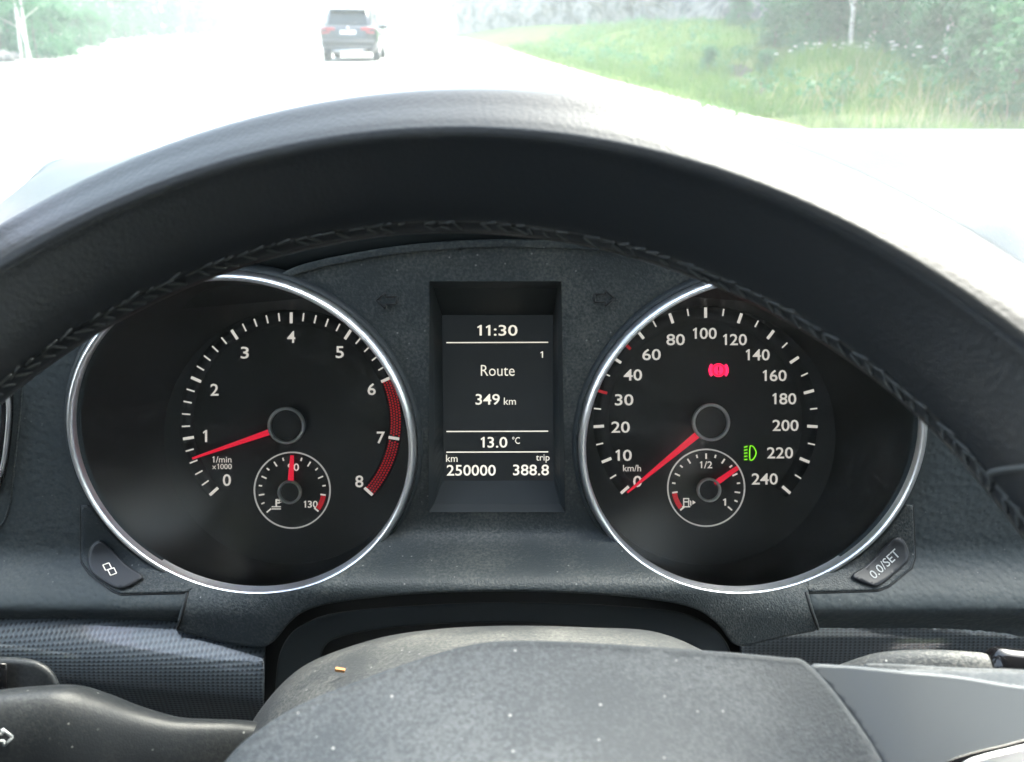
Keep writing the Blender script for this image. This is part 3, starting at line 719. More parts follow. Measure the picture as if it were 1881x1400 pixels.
# ------------------------------------------------------------------ instrument cluster
clu = empty('instrument_cluster', P(913, 1090, .36), 'instrument cluster with two round gauges and a display between them', 'instrument cluster')
DD = .372       # depth of the dial faces, which face the driver square on
DN = -FWD
FONT = {}
def raw_text(s, bold):
    cu = bpy.data.curves.new('t', 'FONT'); cu.body = s; cu.offset = bold; cu.resolution_u = 3
    ob = bpy.data.objects.new('t', cu); COL.objects.link(ob); bpy.context.view_layer.update()
    me = bpy.data.meshes.new_from_object(ob.evaluated_get(bpy.context.evaluated_depsgraph_get()))
    bpy.data.objects.remove(ob)
    return [(v.co.x, v.co.y) for v in me.vertices], [tuple(p.vertices) for p in me.polygons]
def text_mesh(s, bold=0.0):
    """outline of a string; the figure one gets a stem with a flag"""
    key = (s, bold)
    if key not in FONT:
        V, Fc, x = [], [], 0.0
        for run in [r for r in re.split('(1)', s) if r]:
            i = len(V)
            if run == '1':
                w = .045+bold; h = .70
                v = [(.20-w, 0), (.20+w, 0), (.20+w, h), (.20-w*.3, h), (.03, h-.13), (.055, h-.22), (.20-w, h-.145)]
                f = [(0, 1, 2, 6), (6, 2, 3), (6, 3, 4, 5)]; adv = .42 if s != '1' else .3
                V += [(a+x, b) for a, b in v]; x += adv
            else:
                v, f = raw_text(run, bold); m0, m1 = min(a for a, b in v), max(a for a, b in v)
                V += [(a-m0+x, b) for a, b in v]; x += m1-m0+.10
            Fc += [tuple(q+i for q in t) for t in f]
        xs = [a for a, b in V]; ys = [b for a, b in V]
        FONT[key] = (V, Fc, min(xs), max(xs), min(ys), max(ys))
    return FONT[key]
def text(name, s, x, y, h, d, m, parent, w=None, bold=.012, rot=0, capfull=True):
    """flat lettering centred on pixel x,y at depth d, h pixels tall over its own box, w pixels wide"""
    vs, fs, x0, x1, y0, y1 = text_mesh(s, bold)
    k = h/(y1-y0); kx = (w/(x1-x0)) if w else k*.92
    c, sn = math.cos(rot), math.sin(rot); V = []
    for a, b in vs:
        u, t = (a-(x0+x1)/2)*kx, (b-(y0+y1)/2)*k; V.append(P(x+u*c-t*sn, y-(u*sn+t*c), d))
    return obj(name, V, fs, m, parent, False)
def quad(name, pts, d, m, parent, t=.0003):
    """thin printed or raised plate from pixel outline"""
    n = len(pts); V = [P(x, y, d) for x, y in pts]+[P(x, y, d)+FWD*t for x, y in pts]
    return obj(name, V, [tuple(range(n))[::-1], tuple(range(n, 2*n))]+[(i, (i+1) % n, (i+1) % n+n, i+n) for i in range(n)], m, parent, False)
def bar(name, a, b, w0, w1, d, m, parent, d2=None):
    dx, dy = b[0]-a[0], b[1]-a[1]; l = math.hypot(dx, dy); nx, ny = -dy/l/2, dx/l/2
    return quad(name, [(a[0]+nx*w0, a[1]+ny*w0), (a[0]-nx*w0, a[1]-ny*w0), (b[0]-nx*w1, b[1]-ny*w1), (b[0]+nx*w1, b[1]+ny*w1)], d, m, parent)
def ring(name, cx, cy, r, w, d, m, parent, n=72, h=.0004, a0=0, a1=2*math.pi):
    """annulus with height, pixels"""
    full = abs(a1-a0-2*math.pi) < 1e-6; k = n if full else n+1; rows = []
    for rr, hh in ((r-w/2, 0), (r-w/2, h), (r, h*1.25), (r+w/2, h), (r+w/2, 0)):
        rows.append([P(cx+rr*math.sin(a), cy-rr*math.cos(a), d)+DN*hh for a in [a0+(a1-a0)*i/n for i in range(k)]])
    v, f = grid(rows, close_u=full); return obj(name, v, f, m, parent)
def disc(name, cx, cy, r, d, m, parent, n=64, h=.0, back=.0):
    V = [P(cx+r*math.sin(2*math.pi*i/n), cy-r*math.cos(2*math.pi*i/n), d)+DN*h for i in range(n)]
    Fc = [tuple(range(n))]
    if back:
        V += [p-DN*back for p in V]; Fc += [(i, i+n, (i+1) % n+n, (i+1) % n) for i in range(n)]
    return obj(name, V, Fc, m, parent, False)
TICK = {}
def tick(cx, cy, ang, r0, r1, w, m, parent, d):
    """one printed tick; alike ticks share mesh data"""
    key = (round(r0-r1, 2), w, m.name); k = d/F
    if key not in TICK:
        l, t = (r0-r1)*k, w*k/2; q = []
        for z in (0, .00025):
            q += [Vector((-t, -l, z)), Vector((t, -l, z)), Vector((t, 0, z)), Vector((-t, 0, z))]
        me = mesh('tick', q, [(4, 5, 6, 7), (0, 1, 5, 4), (1, 2, 6, 5), (2, 3, 7, 6), (3, 0, 4, 7)], False); me.materials.append(m); TICK[key] = me
    o = bpy.data.objects.new('tick', TICK[key]); COL.objects.link(o); o.parent = parent
    pos = P(cx+r0*math.sin(ang), cy-r0*math.cos(ang), d)
    rot = Matrix((RT, UP, DN)).transposed() @ Matrix.Rotation(-ang, 3, 'Z')
    o.matrix_local = Matrix.Translation(pos-wloc(parent)) @ rot.to_4x4()
    return o
def bezel(g, c):
    """black tube leaning back to the dial, satin ring, clear lens"""
    n = 128; dc = DIALC[g]; prt = GA[g]
    prof = [(.0652, -.0035), (.0652, .0004), (.0656, .0015), (.0663, .0020), (.0670, .0017), (.0680, .0002), (.0687, -.0020), (.0688, -.0060)]
    rows = [[c+(RT*math.cos(a)+RV*math.sin(a))*r+RN*h for a in [2*math.pi*i/n for i in range(n)]] for r, h in prof]
    v, f = grid(rows, close_u=True); o = obj('bezel_ring', v, f, M['chrome'], prt)
    rows = [[c+(RT*math.cos(a)+RV*math.sin(a))*r+RN*h for a in [2*math.pi*i/n for i in range(n)]] for r, h in ((.0687, -.0012), (.0697, -.0016), (.0705, -.0032), (.0707, -.0075))]
    v, f = grid(rows, close_u=True); obj('bezel_surround', v, f, M['black2'], prt)
    R2 = dc[2]; rows = []
    for j in range(9):
        t = j/8; r = []
        for i in range(n):
            a = 2*math.pi*i/n
            p = c+(RT*math.cos(a)+RV*math.sin(a))*.0652-RN*.002
            q = P(dc[0]+R2*math.cos(a), dc[1]-R2*math.sin(a), DD)
            r.append(p.lerp(q, t)+(p-c).normalized()*.002*math.sin(math.pi*t))
        rows.append(r)
    v, f = grid(rows, close_u=True, flip=True); obj('gauge_tube', v, f, M['tube'], prt)
    rows = []
    for j in range(10):
        t = j/9; rows.append([c+(RT*math.cos(a)+RV*math.sin(a))*(.0651*t+.0002)-RN*(.004+.014*(1-t*t)) for a in [2*math.pi*i/64 for i in range(64)]])
    v, f = grid(rows, close_u=True, flip=True); obj('lens', v, f, M['lens'], prt)
DIALC = {'tachometer': (535, 803, 234), 'speedometer': (1297, 800, 238)}
GA = {g: part(clu, g, P(*DIALC[g][:2], DD)) for g in DIALC}
for g in GA:
    disc('dial_face', *DIALC[g][:2], DIALC[g][2]+2, DD+.0002, M['dial'], GA[g], 128)
    bezel(g, RINGC[g])
D1 = DD-.0003
M['ring_print'] = mat('ring_print', (.62, .62, .60), .5, emit=(1, 1, .95), es=.02)
# --- rev counter
T = GA['tachometer']; cx, cy = 535, 775
ring('scale_band', cx, cy, 192, 26, DD-.00005, M['dial_print_band'], T, 90, .0001, R(-134), R(134))
for k in range(41):
    a = R(-132+264*k/40); big = k % 5 == 0
    if k > 30 and not big: continue
    tick(cx, cy, a, 201, 181 if big else 186, 5.2 if big else 2.6, M['white'], T, D1)
for s, x, y in (('0', 416.7, 882), ('1', 376.5, 801), ('2', 394, 716), ('3', 449.6, 648), ('4', 535, 619), ('5', 624, 647), ('6', 682.7, 715), ('7', 699.6, 804), ('8', 660, 884.5)):
    text('numeral', s, x, y, 22, D1, M['white'], T, 8 if s == '1' else 15)
text('lettering', '1/min', 407.6, 844, 11.5, D1, M['white'], T, 35, .004); text('lettering', 'x1000', 407.6, 857, 10, D1, M['white'], T, 36, .004)
V, Fc = [], []
for i in range(44):
    for j in range(4):
        t = (i+.5*(j % 2)+.3)/44; a = R(66.6+65*t)
        if abs(a-R(99)) < R(1.3): continue
        r = 184.5+5*j
        n = 6; s = len(V); V += [P(cx+r*math.sin(a)+1.9*math.cos(q), cy-r*math.cos(a)+1.9*math.sin(q), D1) for q in [2*math.pi*e/n for e in range(n)]]; Fc.append(tuple(range(s, s+n)))
kind(obj('red_zone', V, Fc, M['red_print'], T, False), 'stuff')
def pointer(prt, a, b, w0, w1, d, m=None):
    """three-sided tapered pointer with a raised ridge"""
    dx, dy = b[0]-a[0], b[1]-a[1]; l = math.hypot(dx, dy); nx, ny = -dy/l/2, dx/l/2
    V = [P(a[0]+nx*w0, a[1]+ny*w0, d), P(a[0], a[1], d-.0012), P(a[0]-nx*w0, a[1]-ny*w0, d), P(b[0]+nx*w1, b[1]+ny*w1, d), P(b[0], b[1], d-.0006), P(b[0]-nx*w1, b[1]-ny*w1, d)]
    return obj('needle', V, [(0, 1, 4, 3), (1, 2, 5, 4), (3, 4, 5), (0, 2, 1), (0, 3, 5, 2)], M['needle'], prt, False)
def hub(prt, x, y, r, d, depth):
    o = disc('hub_cap', x, y, r*.93, d, M['hub'], prt, 64, 0, depth); ring('hub_ring', x, y, r*.95, max(4.4, r*.17), d, M['hub_ring'], o, 72, .0016); disc('hub_dimple', x, y, r*.72, d-.00015, M['dial'], o, 48)
pointer(T, (500, 792), (353, 842.5), 11, 4, .3665); hub(T, 527, 781.6, 33, .3655, .006)
# --- temperature gauge
def small_gauge(name, cx, cy, r, label=None):
    p = part(clu, name, P(cx, cy, DD)); ring('gauge_ring', cx, cy, r, 2.6, DD-.0006, M['ring_print'], p, 96, .0004); return p
TG = small_gauge('temperature_gauge', 537, 900.5, 69.5)
for k in list(range(-6, 7))+[-7, -8, 8]:
    a = R(16.4*k if abs(k) < 7 else (-114 if k == -7 else -131 if k == -8 else 129))
    big = k in (0, 8, -8, 6, -6, 4, -4, 2, -2); tick(537, 900.5, a, 62, 52 if big else 56, 2.6, M['white'], TG, D1-.0002)
ring('red_zone', 537, 900.5, 58, 9, D1-.0001, M['red_print'], TG, 14, .0002, R(100), R(126))
text('numeral', '90', 538.8, 858.4, 14, D1-.0002, M['white'], TG, 21); text('numeral', '130', 570.7, 926.5, 13, D1-.0002, M['white'], TG, 26)
sy = obj('coolant_symbol', *join(*[([P(*q, D1-.0002) for q in pts], [tuple(range(len(pts)))[::-1]]) for pts in (
    [(506, 917), (509, 917), (509, 930), (506, 930)], [(509, 918), (515, 918), (515, 920), (509, 920)], [(509, 923), (514, 923), (514, 925), (509, 925)],
    [(499, 930), (516, 930), (516, 932), (499, 932)], [(499, 934), (516, 934), (516, 936), (499, 936)])]), M['white'], TG, False)
text('lettering', '°C', 513, 920, 7, D1-.0002, M['white'], TG, 9, .004)
pointer(TG, (534, 884), (536.5, 836.5), 11, 7, .3685); hub(TG, 533, 903.7, 20.5, .368, .004)
# --- speedometer
T = GA['speedometer']; cx, cy = 1296, 771
ring('scale_band', cx, cy, 192, 28, DD-.00005, M['dial_print_band'], T, 90, .0001, R(-134), R(134))
ANG = {0: -131, 10: -112.3, 20: -93.6, 30: -74.9, 40: -56.1, 60: -37.4, 80: -18.7, 100: 0, 120: 18.7, 140: 37.4, 160: 56.1, 180: 74.9, 200: 93.6, 220: 112.3, 240: 131}
ks = sorted(ANG)
for i, k in enumerate(ks):
    red = k == 30
    tick(cx, cy, R(ANG[k]), 206, 187, 5.2, M['red_print'] if red else M['white'], T, D1)
    if i < 14:
        a = (ANG[ks[i]]+ANG[ks[i+1]])/2; red = ks[i] == 40
        tick(cx, cy, R(a), 206, 189 if red else 193, 5.2 if red else 2.6, M['red_print'] if red else M['white'], T, D1)
for s, x, y in (('0', 1171, 884.5), ('10', 1145.6, 836.5), ('20', 1140, 784.8), ('30', 1146.5, 734.6), ('40', 1162.5, 688.9), ('60', 1196.8, 651.4), ('80', 1241, 624), ('100', 1294.6, 612.5), ('120', 1350, 624), ('140', 1392, 652), ('160', 1423, 690), ('180', 1440.8, 732.7), ('200', 1443, 781.6), ('220', 1433, 832), ('240', 1404.7, 880)):
    text('numeral', s, x, y, 21, D1, M['white'], T, {1: 16, 2: 34, 3: 48}[len(s)]-(4 if s[0] == '1' else 0))
text('lettering', 'km/h', 1161, 860, 12, D1, M['white'], T, 33, .004)
pointer(T, (1283, 797), (1152, 905), 13, 4, .3665); hub(T, 1305, 775.7, 33.5, .3655, .006)
# warning lamps
bl = disc('brake_lamp', 1320, 680, 12.5, D1, M['red_lamp'], T, 40)
ring('lamp_ring', 1320, 680, 10.2, 1.8, D1-.0002, M['red_glow'], bl, 40, .0001)
for s in (-1, 1):
    ring('lamp_bracket', 1320, 680, 15.8, 5.2, D1, M['red_lamp'], bl, 14, .0002, R(90*s-40), R(90*s+40))
bar('lamp_mark', (1320, 673), (1320, 682), 3, 2.4, D1-.0004, M['red_glow'], bl); disc('lamp_mark', 1320, 686, 1.8, D1-.0004, M['red_glow'], bl, 14)
hl = obj('headlight_lamp', *tube([P(x, y, D1-.0002) for x, y in spline([(1378, 819), (1384, 821), (1389, 832), (1384, 843), (1378, 845), (1377, 832), (1378, 819)], 30)], .00028, 6), M['green_lamp'], T)
for k in range(5): bar('lamp_ray', (1373, 820+6*k), (1367, 822+5.6*k), 2.2, 2.2, D1-.0002, M['green_lamp'], hl)
# --- fuel gauge
FG = small_gauge('fuel_gauge', 1297, 896, 70.5)
for k in list(range(-6, 7))+[7, 8, -8]:
    a = R(16.4*k if abs(k) < 7 else (114 if k == 7 else 131 if k == 8 else -131)); big = k in (0, 2, -2, 4, -4, 6, -6, 8, -8)
    tick(1297, 896, a, 63, 53 if big else 57, 2.8, M['white'], FG, D1-.0002)
ring('red_zone', 1297, 896, 59, 9, D1-.0001, M['red_print'], FG, 14, .0002, R(-128), R(-100))
text('numeral', '1/2', 1296.9, 853.9, 13, D1-.0002, M['white'], FG, 23); text('numeral', '1', 1330.7, 922.4, 13, D1-.0002, M['white'], FG, 6)
obj('fuel_symbol', *join(*[([P(*q, D1-.0002) for q in pts], [tuple(range(len(pts)))[::-1]]) for pts in (
    [(1255, 915), (1257, 915), (1257, 931), (1255, 931)], [(1264, 915), (1266, 915), (1266, 931), (1264, 931)], [(1257, 915), (1264, 915), (1264, 917), (1257, 917)], [(1257, 921), (1264, 921), (1264, 923), (1257, 923)], [(1253, 930), (1268, 930), (1268, 932), (1253, 932)],
    [(1267, 919), (1270, 921), (1270, 929), (1268, 929)], [(1272, 919), (1278, 923), (1272, 927)])]), M['white'], FG, False)
pointer(FG, (1313, 889), (1355.5, 859), 11, 8, .3685); hub(FG, 1301.4, 899.6, 21, .368, .004)
# --- display between the gauges
DS = .353
dp = part(clu, 'trip_display', P(913, 881, DS))
o1 = [(789, 517), (1031, 517), (1038, 941), (787, 941)]; o2 = [(796, 529), (1024, 529), (1029, 926), (797, 926)]; o3 = [(812, 579), (1016, 579), (1017, 883), (815, 883)]
rows = [dense(o, 20) for o in (o1,)]
def rect_row(o, dfun, n=24):
    r = []
    for i in range(4):
        a, b = o[i], o[(i+1) % 4]; r += [P(a[0]+(b[0]-a[0])*k/n, a[1]+(b[1]-a[1])*k/n, dfun(a[0]+(b[0]-a[0])*k/n, a[1]+(b[1]-a[1])*k/n)) for k in range(n)]
    return r
rw = [rect_row(o1, lambda x, y: d_sur(x, y)-.0004), rect_row(o1, lambda x, y: d_sur(x, y)+.002), rect_row(o2, lambda x, y: d_sur(x, y)+.006+.006*ss(700, 517, y)), rect_row(o3, lambda x, y: DS-.0005), rect_row(o3, lambda x, y: DS+.002)]
v, f = grid(rw, close_u=True); obj('display_frame', v, f, M['black2'], dp, False)
quad('screen', [(809, 576), (1020, 576), (1020, 886), (811, 886)], DS, M['lcd'], dp)
DT = DS-.0004
for s, x, y, h, w, b in (('11:30', 913.6, 607, 20, 74, .010), ('1', 995, 651.5, 12, 5, .0), ('Route', 914.3, 680.6, 20, 62, -.004), ('349', 895.8, 733.8, 20, 44.6, .010), ('km', 936.6, 737, 13, 22, .0), ('13.0', 907.5, 812.6, 20, 49, .010), ('°C', 948, 809, 13, 14, .0), ('km', 830, 842, 13, 21, .0), ('trip', 997, 842.5, 15, 25, .0), ('250000', 865.6, 864, 20, 90, .010), ('388.8', 975.4, 863.4, 20, 66, .010)):
    text('lettering', s, x, y, h, DT, M['lcd_text'], dp, w, b)
for y in (629.5, 792.8, 830.8): bar('display_line', (820, y), (1007, y-.6), 2, 2, DT, M['lcd_text'], dp)
# unlit indicator arrows
for s, x, y in ((-1, 712, 552), (1, 1108, 548)):
    pts = [(x+s*20, y), (x+s*4, y-15), (x+s*4, y-7), (x-s*16, y-7), (x-s*16, y+7), (x+s*4, y+7), (x+s*4, y+15)]
    d = d_sur(x, y)-.0006
    v, f = join(*[tube([P(*pts[i], d), P(*pts[(i+1) % 7], d)], .0004, 5) for i in range(7)]); obj('turn_arrow', v, f, M['inlay'], clu)
# buttons at the outer lower edges
def pod(side):
    if side < 0:
        out = [(152, 930), (152, 1031), (167, 1053), (208, 1083), (223, 1089), (345, 1086), (380, 1060), (200, 930)]
        bt = [(182, 998), (169, 1012), (166, 1034), (175, 1053), (208, 1075), (227, 1078), (250, 1067), (257, 1059), (231, 1042), (201, 1012)]
    else:
        out = [(1674, 930), (1678, 1023), (1672, 1042), (1631, 1075), (1612, 1082), (1490, 1086), (1450, 1055), (1630, 930)]
        bt = [(1646, 992), (1659, 999), (1666, 1023), (1655, 1038), (1616, 1071), (1598, 1072), (1576, 1063), (1570, 1057), (1594, 1042), (1627, 1008)]
    h = ring_px(RINGC['tachometer' if side < 0 else 'speedometer'], .0691)
    hp = patch('button_housing', out, lambda x, y: d_pad(x, y)-.0011, M['surround'], clu, [h], step=8, skirt=.006, round_=.0006)
    gx, gy = sum(p[0] for p in out)/len(out), sum(p[1] for p in out)/len(out)
    patch('housing_gap', [(gx+(x-gx)*1.045+(-1 if side < 0 else 1), gy+(y-gy)*1.04+2) for x, y in out], lambda x, y: d_pad(x, y)-.0004, M['black'], hp, [h], step=8, skirt=.004, round_=.0002)
    bp = patch('push_button', spline(bt, 48, True), lambda x, y: d_pad(x, y)-.0030, M['button'], hp, step=6, skirt=.004, round_=.0010)
    gp = patch('button_gap', [(sum(p[0] for p in bt)/len(bt)+(x-sum(p[0] for p in bt)/len(bt))*1.09, sum(p[1] for p in bt)/len(bt)+(y-sum(p[1] for p in bt)/len(bt))*1.09) for x, y in spline(bt, 48, True)], lambda x, y: d_pad(x, y)-.0014, M['black'], hp, [h], step=8, skirt=.004, round_=.0003)
    dz = lambda x, y: d_pad(x, y)-.0033
    if side < 0:
        for ox, oy in ((-4, -5), (5, 4)):
            q = [(201+ox-8, 1046+oy-3), (201+ox+3, 1046+oy-7), (201+ox+8, 1046+oy+3), (201+ox-3, 1046+oy+7)]
            v, f = join(*[tube([P(*q[i], dz(*q[i])), P(*q[(i+1) % 4], dz(*q[(i+1) % 4]))], .00022, 5) for i in range(4)]); obj('button_symbol', v, f, M['white'], hp)
    else:
        vs, fs, x0, x1, y0, y1 = text_mesh('0.0/SET', .004); V = []; a = R(43)
        for p, q in vs:
            u, t = (p-(x0+x1)/2)*66/(x1-x0), (q-(y0+y1)/2)*17/(y1-y0); X, Y = 1625+u*math.cos(a)-t*math.sin(a), 1036-(u*math.sin(a)+t*math.cos(a)); V.append(P(X, Y, dz(X, Y)))
        obj('lettering', V, fs, M['grey_print'], hp, False)
pod(-1); pod(1)

# ------------------------------------------------------------------ steering column, stalks
col = empty('column_shroud', P(900, 1500, .30), 'dusty grey steering column cover behind the wheel hub', 'column cover')
top_e = [(395, 1560), (425, 1420), (447, 1355), (488, 1290), (540, 1236), (600, 1203), (700, 1171), (800, 1156), (900, 1150), (1000, 1150), (1090, 1153), (1180, 1157), (1240, 1172), (1300, 1200), (1340, 1222), (1400, 1300), (1420, 1560)]
def srow(dx, dy, sx, d, bend=0): return [tuple(P(900+(x-900)*sx+dx, y+dy, d+bend*((x-900)/450)**2)) for x, y in top_e]
rows = loft([srow(0, 6, 1, .315, .0), srow(0, 0, 1, .300), srow(4, 3, .995, .285), srow(8, 14, .985, .270), srow(16, 40, .96, .252), srow(24, 60, .93, .243), srow(30, 120, .9, .232)], 90, 30)
v, f = grid(rows, flip=True); obj('upper_cover', v, f, M['shroud'], col)
p0 = P(625, 1234, .251)
v, f = box(p0+UP*.0006-FWD*.0002, (.0028, .0009, .0010), Matrix.Rotation(R(10), 3, 'Y')); o = obj('crumb', v, f, M['orange'], smooth=False); own_origin(o); tag(o, 'tiny orange crumb lying on the column cover', 'crumb')

stalk = empty('indicator_stalk', P(440, 1362, .27), 'black indicator stalk with a white arrow, left of the steering column', 'control stalk')
ax = spline([(560, 1400, 50, .285), (480, 1382, 52, .282), (430, 1376, 52, .278), (380, 1378, 55, .274), (320, 1381, 62, .270), (250, 1378, 78, .266), (190, 1374, 96, .262), (130, 1366, 104, .258), (60, 1366, 102, .255), (-20, 1372, 100, .252), (-110, 1376, 90, .250), (-150, 1376, 60, .249)], 60)
rows = []
for k, (x, y, r, d) in enumerate(ax):
    c = P(x, y, d); q = r/F*d; n = 36
    rows.append([c+UP*math.copysign(abs(math.cos(a))**.8, math.cos(a))*q+DN*math.copysign(abs(math.sin(a))**.8, math.sin(a))*q*.55+RT*0 for a in [2*math.pi*i/n for i in range(n)]])
v, f = grid(rows, close_u=True); f.append(tuple(range(36))[::-1]); f.append(tuple(range(59*36, 60*36))); obj('lever', v, f, M['stalk'], stalk)
kb = patch('slide_switch', spline([(-60, 1290), (-60, 1216), (0, 1218), (55, 1222), (82, 1234), (95, 1252), (102, 1275), (100, 1300), (0, 1310)], 40, True), lambda x, y: .272, M['stalk'], stalk, step=10, skirt=.02, round_=.002)
patch('switch_band', [(-30, 1222), (9, 1222), (9, 1300), (-30, 1300)], lambda x, y: .2695, M['gloss_black'], kb, step=12, skirt=.004)
arrow = [(-30, 1349), (5, 1348), (4, 1339), (23, 1354), (8, 1370), (7, 1361), (-30, 1362)]
def lever_front(x, y):
    b = min(ax, key=lambda q: abs(q[0]-x)); q = b[2]/F*b[3]; up = (b[1]-y)/F*b[3]/q; s = max(0, 1-abs(max(-1, min(1, up)))**2.5)**.4
    return b[3]-q*.55*s-.0007
v, f = join(*[tube([P(*arrow[i], lever_front(*arrow[i])), P(*arrow[i+1], lever_front(*arrow[i+1]))], .00042, 6) for i in range(6)]); obj('arrow_mark', v, f, M['grey_print'], stalk)

wip = empty('wiper_stalk', P(1500, 1240, .27), 'grey dusty wiper stalk at the right, behind the wheel spoke', 'control stalk')
ax2 = spline([(1500, 1290, 50, .290), (1560, 1262, 46, .286), (1620, 1246, 47, .282), (1700, 1240, 46, .277), (1790, 1242, 44, .272), (1812, 1243, 42, .271)], 40)
rows = []
for (x, y, r, d) in ax2:
    c = P(x, y, d); q = r/F*d; rows.append([c+UP*math.cos(a)*q+DN*math.sin(a)*q*.6 for a in [2*math.pi*i/28 for i in range(28)]])
v, f = grid(rows, close_u=True, flip=True); f.append(tuple(range(28))); f.append(tuple(range(39*28, 40*28))[::-1]); obj('lever', v, f, M['shroud'], wip)
rows = []
for (x, y, r, d) in spline([(1813, 1242, 44, .271), (1830, 1240, 52, .270), (1870, 1244, 52, .268), (1960, 1250, 50, .264)], 20):
    c = P(x, y, d); q = r/F*d; rows.append([c+UP*math.cos(a)*q+DN*math.sin(a)*q*.6 for a in [2*math.pi*i/28 for i in range(28)]])
v, f = grid(rows, close_u=True, flip=True); f.append(tuple(range(28))); f.append(tuple(range(19*28, 20*28))[::-1]); obj('end_cap', v, f, M['gloss_black'], wip)

# ------------------------------------------------------------------ steering wheel
tl, yw = .4062, .1512
def camv(x, y, z): return RT*x-UP*y+FWD*z           # x right, y down, z ahead
ry = lambda x, y, z: camv(math.cos(yw)*x+math.sin(yw)*z, y, -math.sin(yw)*x+math.cos(yw)*z)
WX, WV, WN = ry(1, 0, 0), ry(0, -math.cos(tl), math.sin(tl)), ry(0, -math.sin(tl), -math.cos(tl))
WC = EYE+camv(-.0295, .0972, .1516)
sw = empty('steering_wheel', WC, 'black leather steering wheel with grey stitching, in front of the gauges', 'steering wheel')
RIMP = spline([(13, 7.5), (10.5, 11.3), (4, 13.2), (-1.5, 14.6), (-4.5, 14.2), (-10, 9), (-15.5, 2.8), (-17.5, -1.5), (-16, -7), (-9, -12.5), (2, -14), (11, -10.5), (14.5, -2)], 156, True)
def rim_pt(ph, u, off=0):
    """leather rim: a bright upper facet, a soft crease, a broad face to the driver; u runs 0..13 round the section"""
    b = 1.094e-3*(1+.12*math.exp(-((ph-R(28))/R(12))**2)+.12*math.exp(-((ph-R(152))/R(12))**2))
    i = u/13*156; k = int(i) % 156; t = i-int(i); p, q = RIMP[k], RIMP[(k+1) % 156]
    rr, nn = (p[0]+(q[0]-p[0])*t)*b, (p[1]+(q[1]-p[1])*t)*b
    l = math.hypot(rr, nn); off += -.0010*math.exp(-((u-7.0)/.18)**2)+.0004*math.exp(-((u-4.1)/.2)**2)
    return WC+(WX*math.cos(ph)+WV*math.sin(ph))*(.168+rr*(1+off/l))+WN*(nn*(1+off/l))
NPH, NTH = 320, 104
rows = [[rim_pt(2*math.pi*i/NPH, 13*j/NTH) for j in range(NTH)] for i in range(NPH+1)]
v, f = grid(rows, close_u=True, flip=True)
me = mesh('rim', v, f); bm = bmesh.new(); bm.from_mesh(me); bmesh.ops.remove_doubles(bm, verts=bm.verts, dist=1e-6); bmesh.ops.recalc_face_normals(bm, faces=bm.faces); bm.to_mesh(me); bm.free()
rim = link('rim', me, M['leather'], sw)
# cross stitches along the inner edge: each a short thread of its own
rnd = random.Random(3)
st_me = None
n_st = 110
for k in range(n_st):
    ph = R(12)+R(156)*k/(n_st-1)
    for side in (0, 1):
        dph = R(1.2)
        if rnd.random() < .12: continue
        if side == 0: a, b = (ph, 6.66+rnd.uniform(-.08, .08)), (ph+dph*rnd.uniform(1.0, 1.5), 6.93)
        else: a, b = (ph+dph*.3, 7.34), (ph+dph*1.2, 7.05)
        pa, pb = rim_pt(a[0]+rnd.gauss(0, .004), a[1]+rnd.gauss(0, .05), .0003), rim_pt(b[0]+rnd.gauss(0, .003), b[1]+rnd.gauss(0, .06), .0004)
        if st_me is None:
            vv, ff = tube([Vector((0, 0, 0)), Vector((0, .04, .25)), Vector((0, .04, .75)), Vector((0, 0, 1))], [.16, .22, .22, .14], 6)
            st_me = mesh('stitch', vv, ff); st_me.materials.append(M['thread'])
        o = bpy.data.objects.new('stitch', st_me); COL.objects.link(o); o.parent = rim
        d = pb-pa; l = d.length; o.rotation_mode = 'QUATERNION'; o.rotation_quaternion = d.to_track_quat('Z', 'Y'); o.scale = (.0016, .0016, l*1.0); o.location = pa-wloc(rim)
# leather seams across the rim where the spokes meet it
for sgn, ph0, ph1 in ((1, R(35.5), R(22)),):
    path = []
    for i in range(30):
        t = i/29; ph = ph0+(ph1-ph0)*ss(0, 1, t); path.append(rim_pt(ph, 6.6-5.2*t, .0002))
    v, f = tube(path, .0007, 7); obj('leather_seam', v, f, M['thread'], rim)
# hub pad with the airbag, right-hand spoke and its silver trim
def d_padw(x, y): return .2040-.0150*(y-1190)/210-.013*max(0, 1-((x-950)/600)**2)*(y-1185)/230
pad = spline([(300, 1640), (380, 1465), (424, 1402), (470, 1357), (560, 1301), (700, 1245), (800, 1211), (880, 1191), (960, 1186), (1100, 1191), (1330, 1207), (1440, 1217), (1472, 1222), (1508, 1256), (1545, 1302), (1582, 1354), (1612, 1404), (1690, 1560), (1720, 1640)], 110)
patch('airbag_cover', pad, d_padw, M['pad'], sw, step=14, skirt=.03, round_=.0012)
def d_spk(x, y): return .2075-.0135*(y-1190)/210-.004*ss(1480, 1700, x)
patch('spoke', [(1486, 1226)]+spline([(1486, 1226), (1570, 1231), (1660, 1240), (1760, 1249), (1881, 1268), (2100, 1290)], 30)[1:]+[(2100, 1640), (1735, 1640), (1705, 1560), (1627, 1404), (1597, 1354), (1560, 1302), (1522, 1256)], d_spk, M['silver'], sw, step=12, skirt=.02, round_=.001)
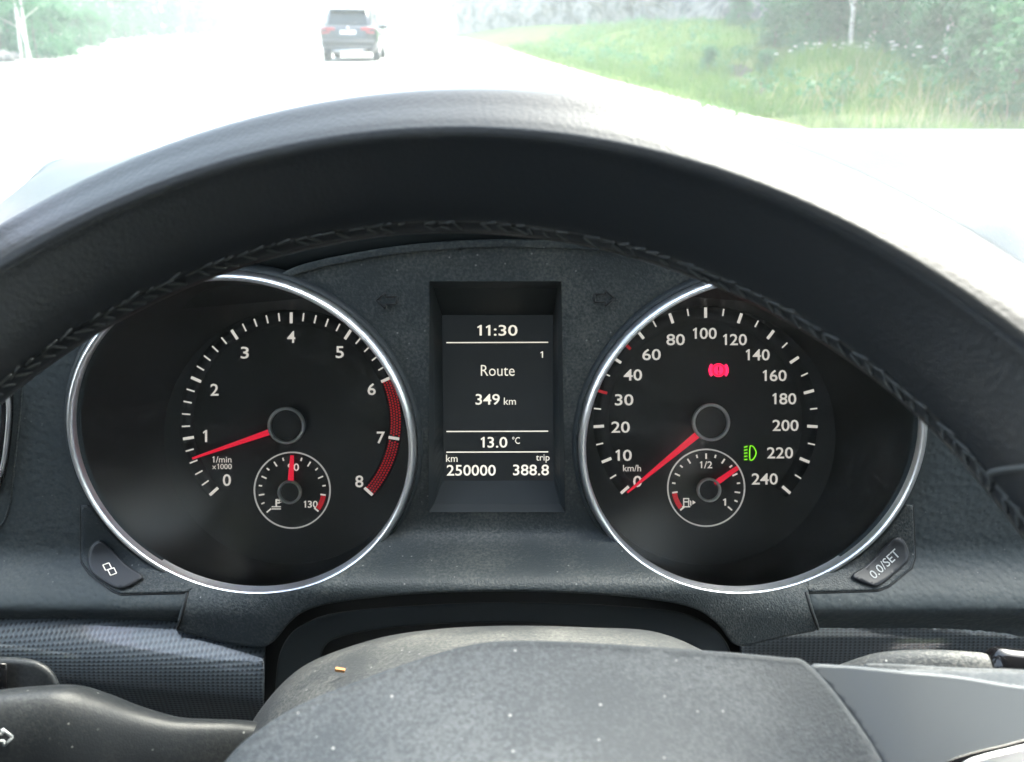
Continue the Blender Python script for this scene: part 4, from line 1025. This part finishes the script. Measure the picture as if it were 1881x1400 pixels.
patch('spoke_edge', spline([(1590, 1224), (1660, 1226), (1760, 1232), (1881, 1236), (2100, 1250)], 24)+spline([(2100, 1284), (1881, 1262), (1760, 1243), (1660, 1236), (1590, 1230)], 24), lambda x, y: .199+.012*ss(1268, 1226, y), M['pad'], sw, step=8, skirt=.02, round_=.0008)
patch('trim_groove', spline([(1700, 1440), (1740, 1402), (1790, 1384), (1840, 1372), (1881, 1361), (2000, 1330)], 24)+spline([(2000, 1345), (1881, 1376), (1810, 1394), (1770, 1410), (1740, 1450)], 24), lambda x, y: d_spk(x, y)-.0012, M['gloss_black'], sw, step=8, skirt=.004, round_=.0004)
patch('trim_inlay', spline([(1742, 1450), (1772, 1412), (1812, 1396), (1881, 1379), (2000, 1348)], 24)+[(2000, 1640), (1780, 1640)], lambda x, y: d_spk(x, y)-.0022, M['chrome'], sw, step=10, skirt=.004, round_=.0014)
# left spoke mirrors the right one low outside the picture
q = [(-.040, -.024), (-.10, -.026), (-.155, -.020), (-.153, -.060), (-.10, -.064), (-.040, -.072)]
v = [WC+WX*a+WV*b-WN*(.016+.010*(1-abs(a)/.157)-h) for h in (0, .012) for a, b in q]
f = [tuple(range(6)), tuple(range(6, 12))[::-1]]+[(k, (k+1) % 6, (k+1) % 6+6, k+6) for k in range(6)]; obj('spoke', v, f, M['silver'], sw, False)
v, f = box(WC+WV*-.105-WN*.02, (.05, .014, .12), Matrix((WX, WN, WV)).transposed()); obj('spoke', v, f, M['silver'], sw, False)

# ------------------------------------------------------------------ damp hazy air
vm = bpy.data.materials.new('haze_air'); vm.use_nodes = True; nt = vm.node_tree; nt.nodes.remove(nt.nodes['Principled BSDF'])
pv = nt.nodes.new('ShaderNodeVolumePrincipled'); pv.inputs['Color'].default_value = (.90, .98, .96, 1); pv.inputs['Density'].default_value = .0034
nt.links.new(pv.outputs[0], nt.nodes['Material Output'].inputs['Volume'])
HAZE = True
if HAZE:
    v, f = box((0, 350, 49), (1600, 1300, 102)); kind(obj('haze', v, f, vm, smooth=False), 'stuff')
